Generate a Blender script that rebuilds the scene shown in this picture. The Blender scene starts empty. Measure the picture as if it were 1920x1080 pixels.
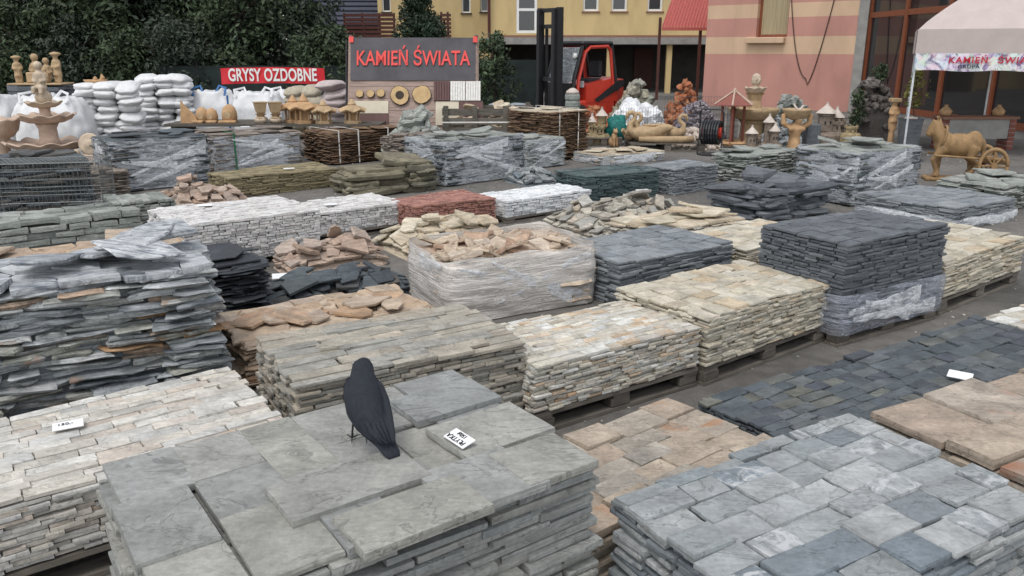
# Stone yard: pallets of natural stone, garden ornaments, sign boards and buildings behind.
import bpy, math, random
import numpy as np
from mathutils import Matrix, Vector, noise

sc = bpy.context.scene
COL = sc.collection
PI = math.pi
R = math.radians

# ------------------------------------------------------------------ camera
cam = bpy.data.cameras.new('camera')
cam.sensor_width = 36.0
cam.lens = 28.5
cam.clip_start = 0.05
cam.clip_end = 900
camo = bpy.data.objects.new('camera', cam)
COL.objects.link(camo)
camo.location = (0, 0, 1.9)
camo.rotation_euler = (PI / 2 - math.atan(445 / 1520), 0, 0)
sc.camera = camo

# ------------------------------------------------------------------ world, sun, exposure
SUN_EL, SUN_AZ = R(62), R(-155)          # azimuth from +Y towards +X
world = bpy.data.worlds.new('World')
sc.world = world
world.use_nodes = True
wn = world.node_tree
wn.nodes.clear()
wo = wn.nodes.new('ShaderNodeOutputWorld')
wb = wn.nodes.new('ShaderNodeBackground')
sky = wn.nodes.new('ShaderNodeTexSky')
sky.sky_type = 'NISHITA'
sky.sun_disc = False
sky.sun_elevation = SUN_EL
sky.sun_rotation = SUN_AZ
sky.air_density = 1.0
sky.dust_density = 1.0
hs = wn.nodes.new('ShaderNodeHueSaturation')
hs.inputs['Saturation'].default_value = 0.25
wn.links.new(sky.outputs[0], hs.inputs['Color'])
wn.links.new(hs.outputs[0], wb.inputs[0])
wb.inputs[1].default_value = 0.14
wn.links.new(wb.outputs[0], wo.inputs[0])
sun = bpy.data.lights.new('sun', 'SUN')
sun.energy = 0.95
sun.angle = R(25)
sun.color = (1.0, 0.965, 0.92)
suno = bpy.data.objects.new('sun', sun)
COL.objects.link(suno)
sd = Vector((math.sin(SUN_AZ) * math.cos(SUN_EL), math.cos(SUN_AZ) * math.cos(SUN_EL), math.sin(SUN_EL)))
suno.rotation_euler = sd.to_track_quat('Z', 'Y').to_euler()
suno.location = sd * 60
sc.view_settings.view_transform = 'Standard'
sc.view_settings.look = 'None'
sc.view_settings.exposure = 0.78
sc.view_settings.gamma = 1.0
sc.view_settings.use_curve_mapping = False
sc.cycles.max_bounces = 6
sc.cycles.diffuse_bounces = 3
sc.cycles.transparent_max_bounces = 24

# ------------------------------------------------------------------ materials
MATS = {}


def _new(name):
    m = bpy.data.materials.new(name)
    m.use_nodes = True
    nt = m.node_tree
    return m, nt, nt.nodes['Principled BSDF']


def N(nt, t, **k):
    n = nt.nodes.new('ShaderNode' + t)
    for a, b in k.items():
        setattr(n, a, b)
    return n


def math_node(nt, op, a, b=None):
    n = N(nt, 'Math', operation=op)
    for i, v in enumerate((a, b)):
        if v is None:
            continue
        if isinstance(v, (int, float)):
            n.inputs[i].default_value = v
        else:
            nt.links.new(v, n.inputs[i])
    return n.outputs[0]


def mixc(nt, fac, a, b, mode='MIX'):
    n = N(nt, 'MixRGB', blend_type=mode)
    for i, v in enumerate((fac, a, b)):
        if isinstance(v, (int, float)):
            n.inputs[i].default_value = v
        elif isinstance(v, tuple):
            n.inputs[i].default_value = (*v, 1) if len(v) == 3 else v
        else:
            nt.links.new(v, n.inputs[i])
    return n.outputs[0]


def ramp(nt, src, stops, interp='LINEAR'):
    n = N(nt, 'ValToRGB')
    n.color_ramp.interpolation = interp
    e = n.color_ramp.elements
    while len(e) < len(stops):
        e.new(0.5)
    for el, (p, c) in zip(e, stops):
        el.position = p
        el.color = (*c, 1) if isinstance(c, tuple) else (c, c, c, 1)
    nt.links.new(src, n.inputs[0])
    return n.outputs[0]


def tex_noise(nt, vec, scale, detail=4, rough=0.55, dist=0.0):
    n = N(nt, 'TexNoise')
    n.inputs['Scale'].default_value = scale
    n.inputs['Detail'].default_value = detail
    n.inputs['Roughness'].default_value = rough
    n.inputs['Distortion'].default_value = dist
    nt.links.new(vec, n.inputs['Vector'])
    return n.outputs['Fac']


def scaled(nt, vec, s):
    n = N(nt, 'Mapping')
    n.inputs['Scale'].default_value = s
    nt.links.new(vec, n.inputs['Vector'])
    return n.outputs[0]


def stone(name, pal, stain=None, stain_lo=0.62, vein=None, bump=0.35, rough=0.85, strata=0.35, mott=0.3, vein_amt=0.14, vein_scale=(9, 9, 9), cleft=0.8):
    """Natural stone: every piece takes its own tone from the palette and its own patch of grain."""
    if name in MATS:
        return MATS[name]
    m, nt, bs = _new(name)
    L = nt.links
    oi = N(nt, 'ObjectInfo')
    ge = N(nt, 'NewGeometry')
    rnd = math_node(nt, 'FRACT', math_node(nt, 'ADD', math_node(nt, 'MULTIPLY', oi.outputs['Random'], 7.31), math_node(nt, 'MULTIPLY', ge.outputs['Random Per Island'], 3.17)))
    off = N(nt, 'CombineXYZ')
    L.new(math_node(nt, 'MULTIPLY', rnd, 37.0), off.inputs[0])
    L.new(math_node(nt, 'MULTIPLY', rnd, 91.0), off.inputs[1])
    va = N(nt, 'VectorMath', operation='ADD')
    L.new(ge.outputs['Position'], va.inputs[0])
    L.new(off.outputs[0], va.inputs[1])
    P = va.outputs[0]
    n = len(pal)
    col = ramp(nt, rnd, [(i / max(1, n - 1), c) for i, c in enumerate(pal)])
    big = tex_noise(nt, P, 5.0, 5, 0.6, 0.6)
    fine = tex_noise(nt, P, 55.0, 5, 0.7)
    lay = tex_noise(nt, scaled(nt, P, (5, 5, 85)), 1.0, 4, 0.6, 0.3)
    grain = tex_noise(nt, scaled(nt, P, (14, 34, 20)), 1.0, 5, 0.65, 0.8)
    lo = 1 - mott
    col = mixc(nt, 1.0, col, ramp(nt, big, [(0.3, lo), (0.7, 1 + mott * 0.7)]), 'MULTIPLY')
    col = mixc(nt, 1.0, col, ramp(nt, lay, [(0.3, 1 - strata), (0.65, 1 + strata * 0.35)]), 'MULTIPLY')
    col = mixc(nt, 1.0, col, ramp(nt, fine, [(0.3, 0.82), (0.7, 1.14)]), 'MULTIPLY')
    col = mixc(nt, 1.0, col, ramp(nt, grain, [(0.32, 0.86), (0.66, 1.08)]), 'MULTIPLY')
    cl = tex_noise(nt, scaled(nt, P, (2.6, 5.2, 4)), 1.0, 5, 0.6, 0.7)
    col = mixc(nt, cleft, col, mixc(nt, 1.0, col, ramp(nt, cl, [(0.478, 1.0), (0.496, 0.62), (0.505, 1.12), (0.53, 1.0)]), 'MULTIPLY'))
    if vein:
        vf = ramp(nt, math_node(nt, 'FRACT', math_node(nt, 'MULTIPLY', rnd, 9.7)), [(vein_amt, 1.0), (vein_amt + .02, 0.0)])
        w = tex_noise(nt, scaled(nt, P, vein_scale), 1.0, 7, 0.68, 1.8)
        col = mixc(nt, math_node(nt, 'MULTIPLY', vf, ramp(nt, w, [(0.47, 0.0), (0.62, 0.85)])), col, vein)
    if stain:
        s = tex_noise(nt, scaled(nt, P, (1.7, 3.6, 3)), 1.0, 6, 0.62, 0.5)
        s2 = math_node(nt, 'ADD', s, math_node(nt, 'MULTIPLY', math_node(nt, 'SUBTRACT', rnd, 0.5), 0.18))
        col = mixc(nt, ramp(nt, s2, [(stain_lo, 0.0), (stain_lo + 0.12, 0.8)]), col, stain)
    L.new(col, bs.inputs['Base Color'])
    bs.inputs['Roughness'].default_value = rough
    bs.inputs['Specular IOR Level'].default_value = 0.35
    hsum = math_node(nt, 'ADD', math_node(nt, 'MULTIPLY', fine, 0.4), math_node(nt, 'ADD', math_node(nt, 'MULTIPLY', lay, 0.6), math_node(nt, 'MULTIPLY', grain, 0.7)))
    hsum = math_node(nt, 'ADD', hsum, math_node(nt, 'MULTIPLY', ramp(nt, cl, [(0.485, 0.0), (0.505, 1.0)]), 0.35))
    b = N(nt, 'Bump')
    b.inputs['Strength'].default_value = bump
    b.inputs['Distance'].default_value = 0.012
    L.new(hsum, b.inputs['Height'])
    L.new(b.outputs[0], bs.inputs['Normal'])
    MATS[name] = m
    return m


def plain(name, c, rough=0.6, metal=0.0, var=0.15, scale=8.0, bump=0.0, c2=None, stretch=(1, 1, 1), spec=0.4, per=0.0):
    """Painted, woven, cast or wooden surface: base colour with uneven wear."""
    if name in MATS:
        return MATS[name]
    m, nt, bs = _new(name)
    tc = N(nt, 'TexCoord')
    P = scaled(nt, tc.outputs['Object'], stretch)
    n1 = tex_noise(nt, P, scale, 6, 0.6, 0.4)
    c2 = c2 or tuple(x * (1 - 2.2 * var) for x in c)
    col = ramp(nt, n1, [(0.28, c2), (0.6, c), (0.8, tuple(min(1, x * (1 + var)) for x in c))])
    if per:
        oi = N(nt, 'ObjectInfo')
        col = mixc(nt, 1.0, col, ramp(nt, oi.outputs['Random'], [(0, 1 - per), (1, 1 + per * 0.6)]), 'MULTIPLY')
    nt.links.new(col, bs.inputs['Base Color'])
    bs.inputs['Roughness'].default_value = rough
    bs.inputs['Metallic'].default_value = metal
    bs.inputs['Specular IOR Level'].default_value = spec
    if bump:
        b = N(nt, 'Bump')
        b.inputs['Strength'].default_value = bump
        b.inputs['Distance'].default_value = 0.01
        nt.links.new(tex_noise(nt, P, scale * 5, 5, 0.65), b.inputs['Height'])
        nt.links.new(b.outputs[0], bs.inputs['Normal'])
    MATS[name] = m
    return m


def film_mat(name, c, lo, hi, stretch=(2.2, 2.2, 22)):
    """Stretch film: partly see-through, cloudy along its folds, with highlights painted in as pale streaks."""
    if name in MATS:
        return MATS[name]
    m, nt, bs = _new(name)
    ge = N(nt, 'NewGeometry')
    v = scaled(nt, ge.outputs['Position'], stretch)
    s = tex_noise(nt, v, 1.0, 6, 0.68, 1.4)
    mp = N(nt, 'Mapping')
    mp.inputs['Rotation'].default_value = (.5, .45, 0)
    mp.inputs['Scale'].default_value = (3, 3, 16)
    nt.links.new(ge.outputs['Position'], mp.inputs['Vector'])
    s3 = tex_noise(nt, mp.outputs[0], 1.0, 5, 0.65, 1.2)
    a = ramp(nt, math_node(nt, 'ADD', math_node(nt, 'MULTIPLY', s, 0.55), math_node(nt, 'MULTIPLY', s3, 0.45)), [(0.40, lo), (0.62, hi)])
    a = math_node(nt, 'ADD', a, math_node(nt, 'MULTIPLY', ramp(nt, s3, [(0.47, 0.0), (0.5, 1.0), (0.53, 0.0)]), 0.4))  # thin pale lines painted into the opacity as wrinkle highlights
    a = math_node(nt, 'ADD', a, math_node(nt, 'MULTIPLY', ramp(nt, s, [(0.485, 0.0), (0.5, 1.0), (0.515, 0.0)]), 0.3))  # finer painted highlight lines, following the lengthwise streaks
    bs.inputs['Base Color'].default_value = (*c, 1)
    nt.links.new(a, bs.inputs['Alpha'])
    bs.inputs['Roughness'].default_value = 0.16
    bs.inputs['Specular IOR Level'].default_value = 0.8
    b = N(nt, 'Bump')
    b.inputs['Strength'].default_value = 0.55
    b.inputs['Distance'].default_value = 0.03
    nt.links.new(math_node(nt, 'ADD', s, s3), b.inputs['Height'])
    nt.links.new(b.outputs[0], bs.inputs['Normal'])
    MATS[name] = m
    return m


def glass_mat(name, c=(0.02, 0.025, 0.03), rough=0.08):
    if name in MATS:
        return MATS[name]
    m, nt, bs = _new(name)
    bs.inputs['Base Color'].default_value = (*c, 1)
    bs.inputs['Roughness'].default_value = rough
    bs.inputs['Specular IOR Level'].default_value = 0.6
    MATS[name] = m
    return m


# ------------------------------------------------------------------ mesh helpers
class MB:
    def __init__(self):
        self.v, self.f = [], []

    def add(self, vf, M=None):
        v, f = vf
        o = len(self.v)
        if M is not None:
            v = [tuple(M @ Vector(p)) for p in v]
        self.v.extend(v)
        self.f.extend([tuple(i + o for i in q) for q in f])
        return self

    def mesh(self, name, mat, smooth=False):
        me = bpy.data.meshes.new(name)
        me.from_pydata(self.v, [], self.f)
        if mat:
            me.materials.append(mat)
        if smooth:
            me.polygons.foreach_set('use_smooth', [True] * len(me.polygons))
        me.update()
        return me

    def obj(self, name, mat, parent=None, smooth=False):
        return link(name, self.mesh(name, mat, smooth), parent)


def link(name, data, parent=None, M=None):
    o = bpy.data.objects.new(name, data)
    COL.objects.link(o)
    if parent is not None:
        o.parent = parent
    if M is not None:
        o.matrix_local = M
    return o


def tag(o, label, cat, group=None, kind=None):
    o['label'] = label
    o['category'] = cat
    if group:
        o['group'] = group
    if kind:
        o['kind'] = kind
    return o


def thing(name, label, cat, loc=(0, 0, 0), rz=0.0, group=None):
    o = bpy.data.objects.new(name, None)
    o.empty_display_size = 0.2
    COL.objects.link(o)
    o.location = loc
    o.rotation_euler = (0, 0, rz)
    return tag(o, label, cat, group)


def part(name, vf, mat, parent, smooth=False, M=None):
    return MB().add(vf, M).obj(name, mat, parent, smooth)


def box(x0, x1, y0, y1, z0, z1):
    v = [(x0, y0, z0), (x1, y0, z0), (x1, y1, z0), (x0, y1, z0), (x0, y0, z1), (x1, y0, z1), (x1, y1, z1), (x0, y1, z1)]
    return v, [(0, 3, 2, 1), (4, 5, 6, 7), (0, 1, 5, 4), (1, 2, 6, 5), (2, 3, 7, 6), (3, 0, 4, 7)]


def bbox(x0, x1, y0, y1, z0, z1, b=0.01):
    """A box with its edges taken off."""
    v, f = [], []
    xs, ys = (x0, x0 + b, x1 - b, x1), (y0, y0 + b, y1 - b, y1)
    ring = [(1, 0), (2, 0), (3, 1), (3, 2), (2, 3), (1, 3), (0, 2), (0, 1)]
    ins = [(1, 1), (2, 1), (2, 1), (2, 2), (2, 2), (1, 2), (1, 2), (1, 1)]
    for z, rr in ((z0, ins), (z0 + b, ring), (z1 - b, ring), (z1, ins)):
        v += [(xs[i], ys[j], z) for i, j in rr]
    for k in range(3):
        for i in range(8):
            f.append((k * 8 + i, k * 8 + (i + 1) % 8, k * 8 + 8 + (i + 1) % 8, k * 8 + 8 + i))
    f.append(tuple(range(7, -1, -1)))
    f.append(tuple(range(24, 32)))
    return v, f


def tube(path, rad, n=8, cap=True, flat=1.0):
    """Round bar along a path; rad is one radius or one for each point."""
    P = [Vector(p) for p in path]
    if isinstance(rad, (int, float)):
        rad = [rad] * len(P)
    v, f = [], []
    up = Vector((0, 0, 1))
    side = None
    for i, p in enumerate(P):
        t = (P[min(i + 1, len(P) - 1)] - P[max(i - 1, 0)]).normalized()
        if side is None:
            side = t.cross(up)
            if side.length < 1e-3:
                side = t.cross(Vector((1, 0, 0)))
        side = (side - t * side.dot(t)).normalized()
        o = t.cross(side)
        for k in range(n):
            a = 2 * PI * k / n
            v.append(tuple(p + (side * math.cos(a) + o * math.sin(a) * flat) * rad[i]))
    for i in range(len(P) - 1):
        for k in range(n):
            f.append((i * n + k, i * n + (k + 1) % n, (i + 1) * n + (k + 1) % n, (i + 1) * n + k))
    if cap:
        f.append(tuple(range(n - 1, -1, -1)))
        f.append(tuple(range((len(P) - 1) * n, len(P) * n)))
    return v, f


def lathe(prof, n=24, fn=None, c=(0, 0, 0)):
    v, f = [], []
    for i, (r, z) in enumerate(prof):
        for k in range(n):
            a = 2 * PI * k / n
            rr, zz = (r, z) if fn is None else fn(r, z, a, i)
            v.append((c[0] + rr * math.cos(a), c[1] + rr * math.sin(a), c[2] + zz))
    for i in range(len(prof) - 1):
        for k in range(n):
            f.append((i * n + k, i * n + (k + 1) % n, (i + 1) * n + (k + 1) % n, (i + 1) * n + k))
    f.append(tuple(range(n - 1, -1, -1)))
    f.append(tuple(range((len(prof) - 1) * n, len(prof) * n)))
    return v, f


def ball(c, r, nu=10, nv=7, amp=0.0, seed=0.0, fq=2.0):
    rx, ry, rz = (r, r, r) if isinstance(r, (int, float)) else r
    v, f = [], []
    for j in range(1, nv):
        th = PI * j / nv
        for i in range(nu):
            ph = 2 * PI * i / nu
            d = Vector((math.sin(th) * math.cos(ph), math.sin(th) * math.sin(ph), math.cos(th)))
            s = 1 + (amp * noise.noise(d * fq + Vector((seed, seed * 1.7, 0))) if amp else 0)
            v.append((c[0] + d.x * rx * s, c[1] + d.y * ry * s, c[2] + d.z * rz * s))
    t = len(v)
    v += [(c[0], c[1], c[2] + rz), (c[0], c[1], c[2] - rz)]
    for j in range(nv - 2):
        for i in range(nu):
            f.append((j * nu + i, (j + 1) * nu + i, (j + 1) * nu + (i + 1) % nu, j * nu + (i + 1) % nu))
    for i in range(nu):
        f.append((t, i, (i + 1) % nu))
        f.append((t + 1, (nv - 2) * nu + (i + 1) % nu, (nv - 2) * nu + i))
    return v, f


def prism(poly, z0, z1, inset=0.0):
    n = len(poly)
    cx, cy = sum(p[0] for p in poly) / n, sum(p[1] for p in poly) / n
    v = [(x, y, z0) for x, y in poly] + [(cx + (x - cx) * (1 - inset), cy + (y - cy) * (1 - inset), z1) for x, y in poly]
    f = [(i, (i + 1) % n, n + (i + 1) % n, n + i) for i in range(n)]
    return v, f + [tuple(range(n - 1, -1, -1)), tuple(range(n, 2 * n))]


def T(x=0, y=0, z=0, rx=0, ry=0, rz=0, s=(1, 1, 1)):
    if isinstance(s, (int, float)):
        s = (s, s, s)
    return Matrix.Translation((x, y, z)) @ Matrix.Rotation(rz, 4, 'Z') @ Matrix.Rotation(ry, 4, 'Y') @ Matrix.Rotation(rx, 4, 'X') @ Matrix.Diagonal((*s, 1))


def fuse(name, mb, mat, parent, voxel=0.02, smooth_it=4):
    """Grow the lumps of a figure into one continuous skin."""
    tmp = bpy.data.objects.new('tmp', mb.mesh('tmp', None))
    COL.objects.link(tmp)
    r = tmp.modifiers.new('r', 'REMESH')
    r.mode = 'VOXEL'
    r.voxel_size = voxel
    s = tmp.modifiers.new('s', 'SMOOTH')
    s.iterations = smooth_it
    s.factor = 0.5
    dg = bpy.context.evaluated_depsgraph_get()
    me = bpy.data.meshes.new_from_object(tmp.evaluated_get(dg))
    me.name = name
    me.materials.clear()
    me.materials.append(mat)
    me.polygons.foreach_set('use_smooth', [True] * len(me.polygons))
    bpy.data.objects.remove(tmp)
    return link(name, me, parent)


def text(name, body, size, mat, parent, M, bold=0.0, align='CENTER', sx=1.0, space=1.0):
    cu = bpy.data.curves.new(name, 'FONT')
    cu.body = body
    cu.size = size
    cu.offset = bold
    cu.extrude = 0.0015
    cu.align_x = align
    cu.align_y = 'CENTER'
    cu.space_character = space
    cu.materials.append(mat)
    tmp = bpy.data.objects.new('tmp', cu)
    COL.objects.link(tmp)
    me = bpy.data.meshes.new_from_object(tmp.evaluated_get(bpy.context.evaluated_depsgraph_get()))
    bpy.data.objects.remove(tmp)
    me.name = name
    if not me.materials:
        me.materials.append(mat)
    return link(name, me, parent, M @ Matrix.Diagonal((sx, 1, 1, 1)))


# ------------------------------------------------------------------ pieces of stone
def slab_proto(rng, jit=0.03, seg=2, inset=0.03, skew=0.0, zj=0.06):
    """Unit slab with a chipped outline; scaled per piece."""
    pts = []
    cs = [(-.5, -.5), (.5, -.5), (.5, .5), (-.5, .5)]
    cs = [(x + rng.uniform(-skew, skew), y + rng.uniform(-skew, skew)) for x, y in cs]
    for i in range(4):
        a, b = cs[i], cs[(i + 1) % 4]
        for k in range(seg):
            t = k / seg + (rng.uniform(-.3, .3) / seg if k else 0)
            x, y = a[0] + (b[0] - a[0]) * t, a[1] + (b[1] - a[1]) * t
            pts.append((x + rng.uniform(-jit, jit), y + rng.uniform(-jit, jit)))
    n = len(pts)
    v = []
    for z, ins in ((-.5, inset * rng.uniform(.3, 1.2)), (rng.uniform(-.15, .15), 0), (.5, inset)):
        for x, y in pts:
            k = 1 - 2 * ins * rng.uniform(.5, 1.4)
            v.append((x * k, y * k, z + (rng.uniform(-zj, zj) if abs(z) > .4 else rng.uniform(-.12, .12))))
    f = []
    for j in range(2):
        for i in range(n):
            f.append((j * n + i, j * n + (i + 1) % n, (j + 1) * n + (i + 1) % n, (j + 1) * n + i))
    f.append(tuple(range(n - 1, -1, -1)))
    f.append(tuple(range(2 * n, 3 * n)))
    return v, f


def flag_proto(rng, cuts=2, jit=0.03, inset=0.03):
    """Irregular broken flagstone: straight breaks, knocked-off corners."""
    q = [(-.5 + rng.uniform(-.06, .16), -.5 + rng.uniform(-.06, .16)), (.5 - rng.uniform(-.06, .16), -.5 + rng.uniform(-.06, .16)),
         (.5 - rng.uniform(-.06, .16), .5 - rng.uniform(-.06, .16)), (-.5 + rng.uniform(-.06, .16), .5 - rng.uniform(-.06, .16))]
    cut = set(rng.sample(range(4), cuts))
    pts = []
    for i in range(4):
        p, c, n_ = q[i - 1], q[i], q[(i + 1) % 4]
        if i in cut:
            t1, t2 = rng.uniform(.15, .5), rng.uniform(.15, .45)
            pts.append((c[0] + (p[0] - c[0]) * t1, c[1] + (p[1] - c[1]) * t1))
            pts.append((c[0] + (n_[0] - c[0]) * t2, c[1] + (n_[1] - c[1]) * t2))
        else:
            pts.append(c)
        if rng.random() < .7:
            t1 = rng.uniform(.45, .6)
            pts.append((c[0] + (n_[0] - c[0]) * t1 + rng.uniform(-jit, jit), c[1] + (n_[1] - c[1]) * t1 + rng.uniform(-jit, jit)))
    n = len(pts)
    v, f = [], []
    for z, ins in ((-.5, inset * 1.5), (rng.uniform(-.2, .2), 0), (.5, inset)):
        for x, y in pts:
            k = 1 - ins * rng.uniform(.1, 2)
            v.append((x * k, y * k, z + rng.uniform(-.1, .1)))
    for j in range(2):
        for i in range(n):
            f.append((j * n + i, j * n + (i + 1) % n, (j + 1) * n + (i + 1) % n, (j + 1) * n + i))
    f.append(tuple(range(n - 1, -1, -1)))
    f.append(tuple(range(2 * n, 3 * n)))
    return v, f


_r = random.Random(5)
PROTO = {
    'sawn': [slab_proto(_r, .006, 3, .005, .006, .03) for _ in range(12)],
    'split': [slab_proto(_r, .016, 3, .010, .015, .07) for _ in range(14)],
    'rough': [slab_proto(_r, .035, 3, .014, .04, .12) for _ in range(16)],
    'strip': [slab_proto(_r, .012, 3, .009, .012, .09) for _ in range(12)],
    'ragged': [slab_proto(_r, .07, 4, .04, .10, .2) for _ in range(16)],
    'flag': [flag_proto(_r, _r.choice((0, 1, 1, 2, 2, 3))) for _ in range(20)],
}


def rock_proto(rng, amp=.35):
    s = rng.uniform(0, 99)
    return ball((0, 0, 0), .5, 6, 5, amp, s, 1.6)


PROTO['rock'] = [rock_proto(_r, .55) for _ in range(12)]
PROTO['pebble'] = [rock_proto(_r, .15) for _ in range(6)]
_shared = {}


def shared(kind, i, mat, pname, smooth=False):
    k = (kind, i, mat.name, pname)
    if k not in _shared:
        _shared[k] = MB().add(PROTO[kind][i]).mesh(pname, mat, smooth)
    return _shared[k]


def lay_pieces(root, pieces, kind, mat, pname, limit, rest_name, seed=0, smooth=False):
    """pieces: (priority, 4x4 matrix). The first `limit` are objects; what is left is one joined part."""
    rng = random.Random(seed + 77)
    pieces.sort(key=lambda p: p[0])
    for pr, M in pieces[:limit]:
        link(pname, shared(kind, rng.randrange(len(PROTO[kind])), mat, pname, smooth), root, M)
    rest = pieces[limit:]
    if rest:
        V, F = [], []
        for pr, M in rest:
            v, f = PROTO[kind][rng.randrange(len(PROTO[kind]))]
            A = np.array(M)
            o = len(V)
            w = np.asarray(v) @ A[:3, :3].T + A[:3, 3]
            V.extend(map(tuple, w))
            F.extend([tuple(i + o for i in q) for q in f])
        me = bpy.data.meshes.new(rest_name)
        me.from_pydata(V, [], F)
        me.materials.append(mat)
        o = link(rest_name, me, root)
        o['kind'] = 'stuff'


def voronoi(w, d, n, rng):
    """Cells of a broken slab: convex pieces that fit together."""
    nx = max(1, round(math.sqrt(n * w / d)))
    ny = max(1, round(n / nx))
    P = [((i + rng.uniform(.08, .92)) * w / nx, (j + rng.uniform(.08, .92)) * d / ny) for i in range(nx) for j in range(ny)]
    cells = []
    for a in P:
        poly = [(0, 0), (w, 0), (w, d), (0, d)]
        for b in P:
            if b is a:
                continue
            mx, my, dx, dy = (a[0] + b[0]) / 2, (a[1] + b[1]) / 2, b[0] - a[0], b[1] - a[1]
            out = []
            for i in range(len(poly)):
                p, q = poly[i], poly[(i + 1) % len(poly)]
                s1, s2 = (p[0] - mx) * dx + (p[1] - my) * dy, (q[0] - mx) * dx + (q[1] - my) * dy
                if s1 <= 0:
                    out.append(p)
                if s1 * s2 < 0:
                    t = s1 / (s1 - s2)
                    out.append((p[0] + (q[0] - p[0]) * t, p[1] + (q[1] - p[1]) * t))
            poly = out
            if len(poly) < 3:
                break
        if len(poly) >= 3:
            cx, cy = sum(p[0] for p in poly) / len(poly), sum(p[1] for p in poly) / len(poly)
            cells.append(((cx, cy), [(x - cx, y - cy) for x, y in poly]))
    return cells


def flag_piece(poly, t, rng, grow=1.0):
    """One flat flag with broken edges from a cell outline."""
    pts = []
    for i in range(len(poly)):
        p, q = poly[i], poly[(i + 1) % len(poly)]
        L = math.dist(p, q)
        if L < .02:
            continue
        pts.append(p)
        if L > .12:
            k = rng.uniform(.35, .65)
            j = L * .05
            pts.append((p[0] + (q[0] - p[0]) * k + rng.uniform(-j, j), p[1] + (q[1] - p[1]) * k + rng.uniform(-j, j)))
    n = len(pts)
    v, f = [], []
    for z, ins in ((-.5, .03), (rng.uniform(-.15, .2), 0), (.5, .012)):
        for x, y in pts:
            k = grow * (1 - ins * rng.uniform(.2, 2.2))
            v.append((x * k, y * k, (z + rng.uniform(-.06, .06)) * t))
    for j in range(2):
        for i in range(n):
            f.append((j * n + i, j * n + (i + 1) % n, (j + 1) * n + (i + 1) % n, (j + 1) * n + i))
    f.append(tuple(range(n - 1, -1, -1)))
    f.append(tuple(range(2 * n, 3 * n)))
    return v, f


def paving(root, w, d, n, th, mat, rng, tilt, zf, pname='stone', grow=(.93, 1.02)):
    for (cx, cy), poly in voronoi(w, d, n, rng):
        if len(poly) < 3:
            continue
        t = rng.uniform(*th)
        e = .03
        gx = max(-.5, min(.5, (zf(cx + e, cy) - zf(cx - e, cy)) / (2 * e)))
        gy = max(-.5, min(.5, (zf(cx, cy + e) - zf(cx, cy - e)) / (2 * e)))
        M = T(cx, cy, zf(cx, cy) + t * .5 + rng.uniform(0, t * .5)) @ Matrix.Rotation(math.atan(gy) * .8 + rng.gauss(0, tilt), 4, 'X') @ Matrix.Rotation(-math.atan(gx) * .8 + rng.gauss(0, tilt), 4, 'Y') @ Matrix.Rotation(rng.gauss(0, .06), 4, 'Z')
        link(pname, MB().add(flag_piece(poly, t, rng, rng.uniform(*grow))).mesh(pname, mat), root, M)


def faces_seen(Nx, Ny, yaw):
    u = (math.cos(yaw), math.sin(yaw))
    return (Nx * u[0] + Ny * u[1]) > 0     # True: left end shows, False: right end shows


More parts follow.
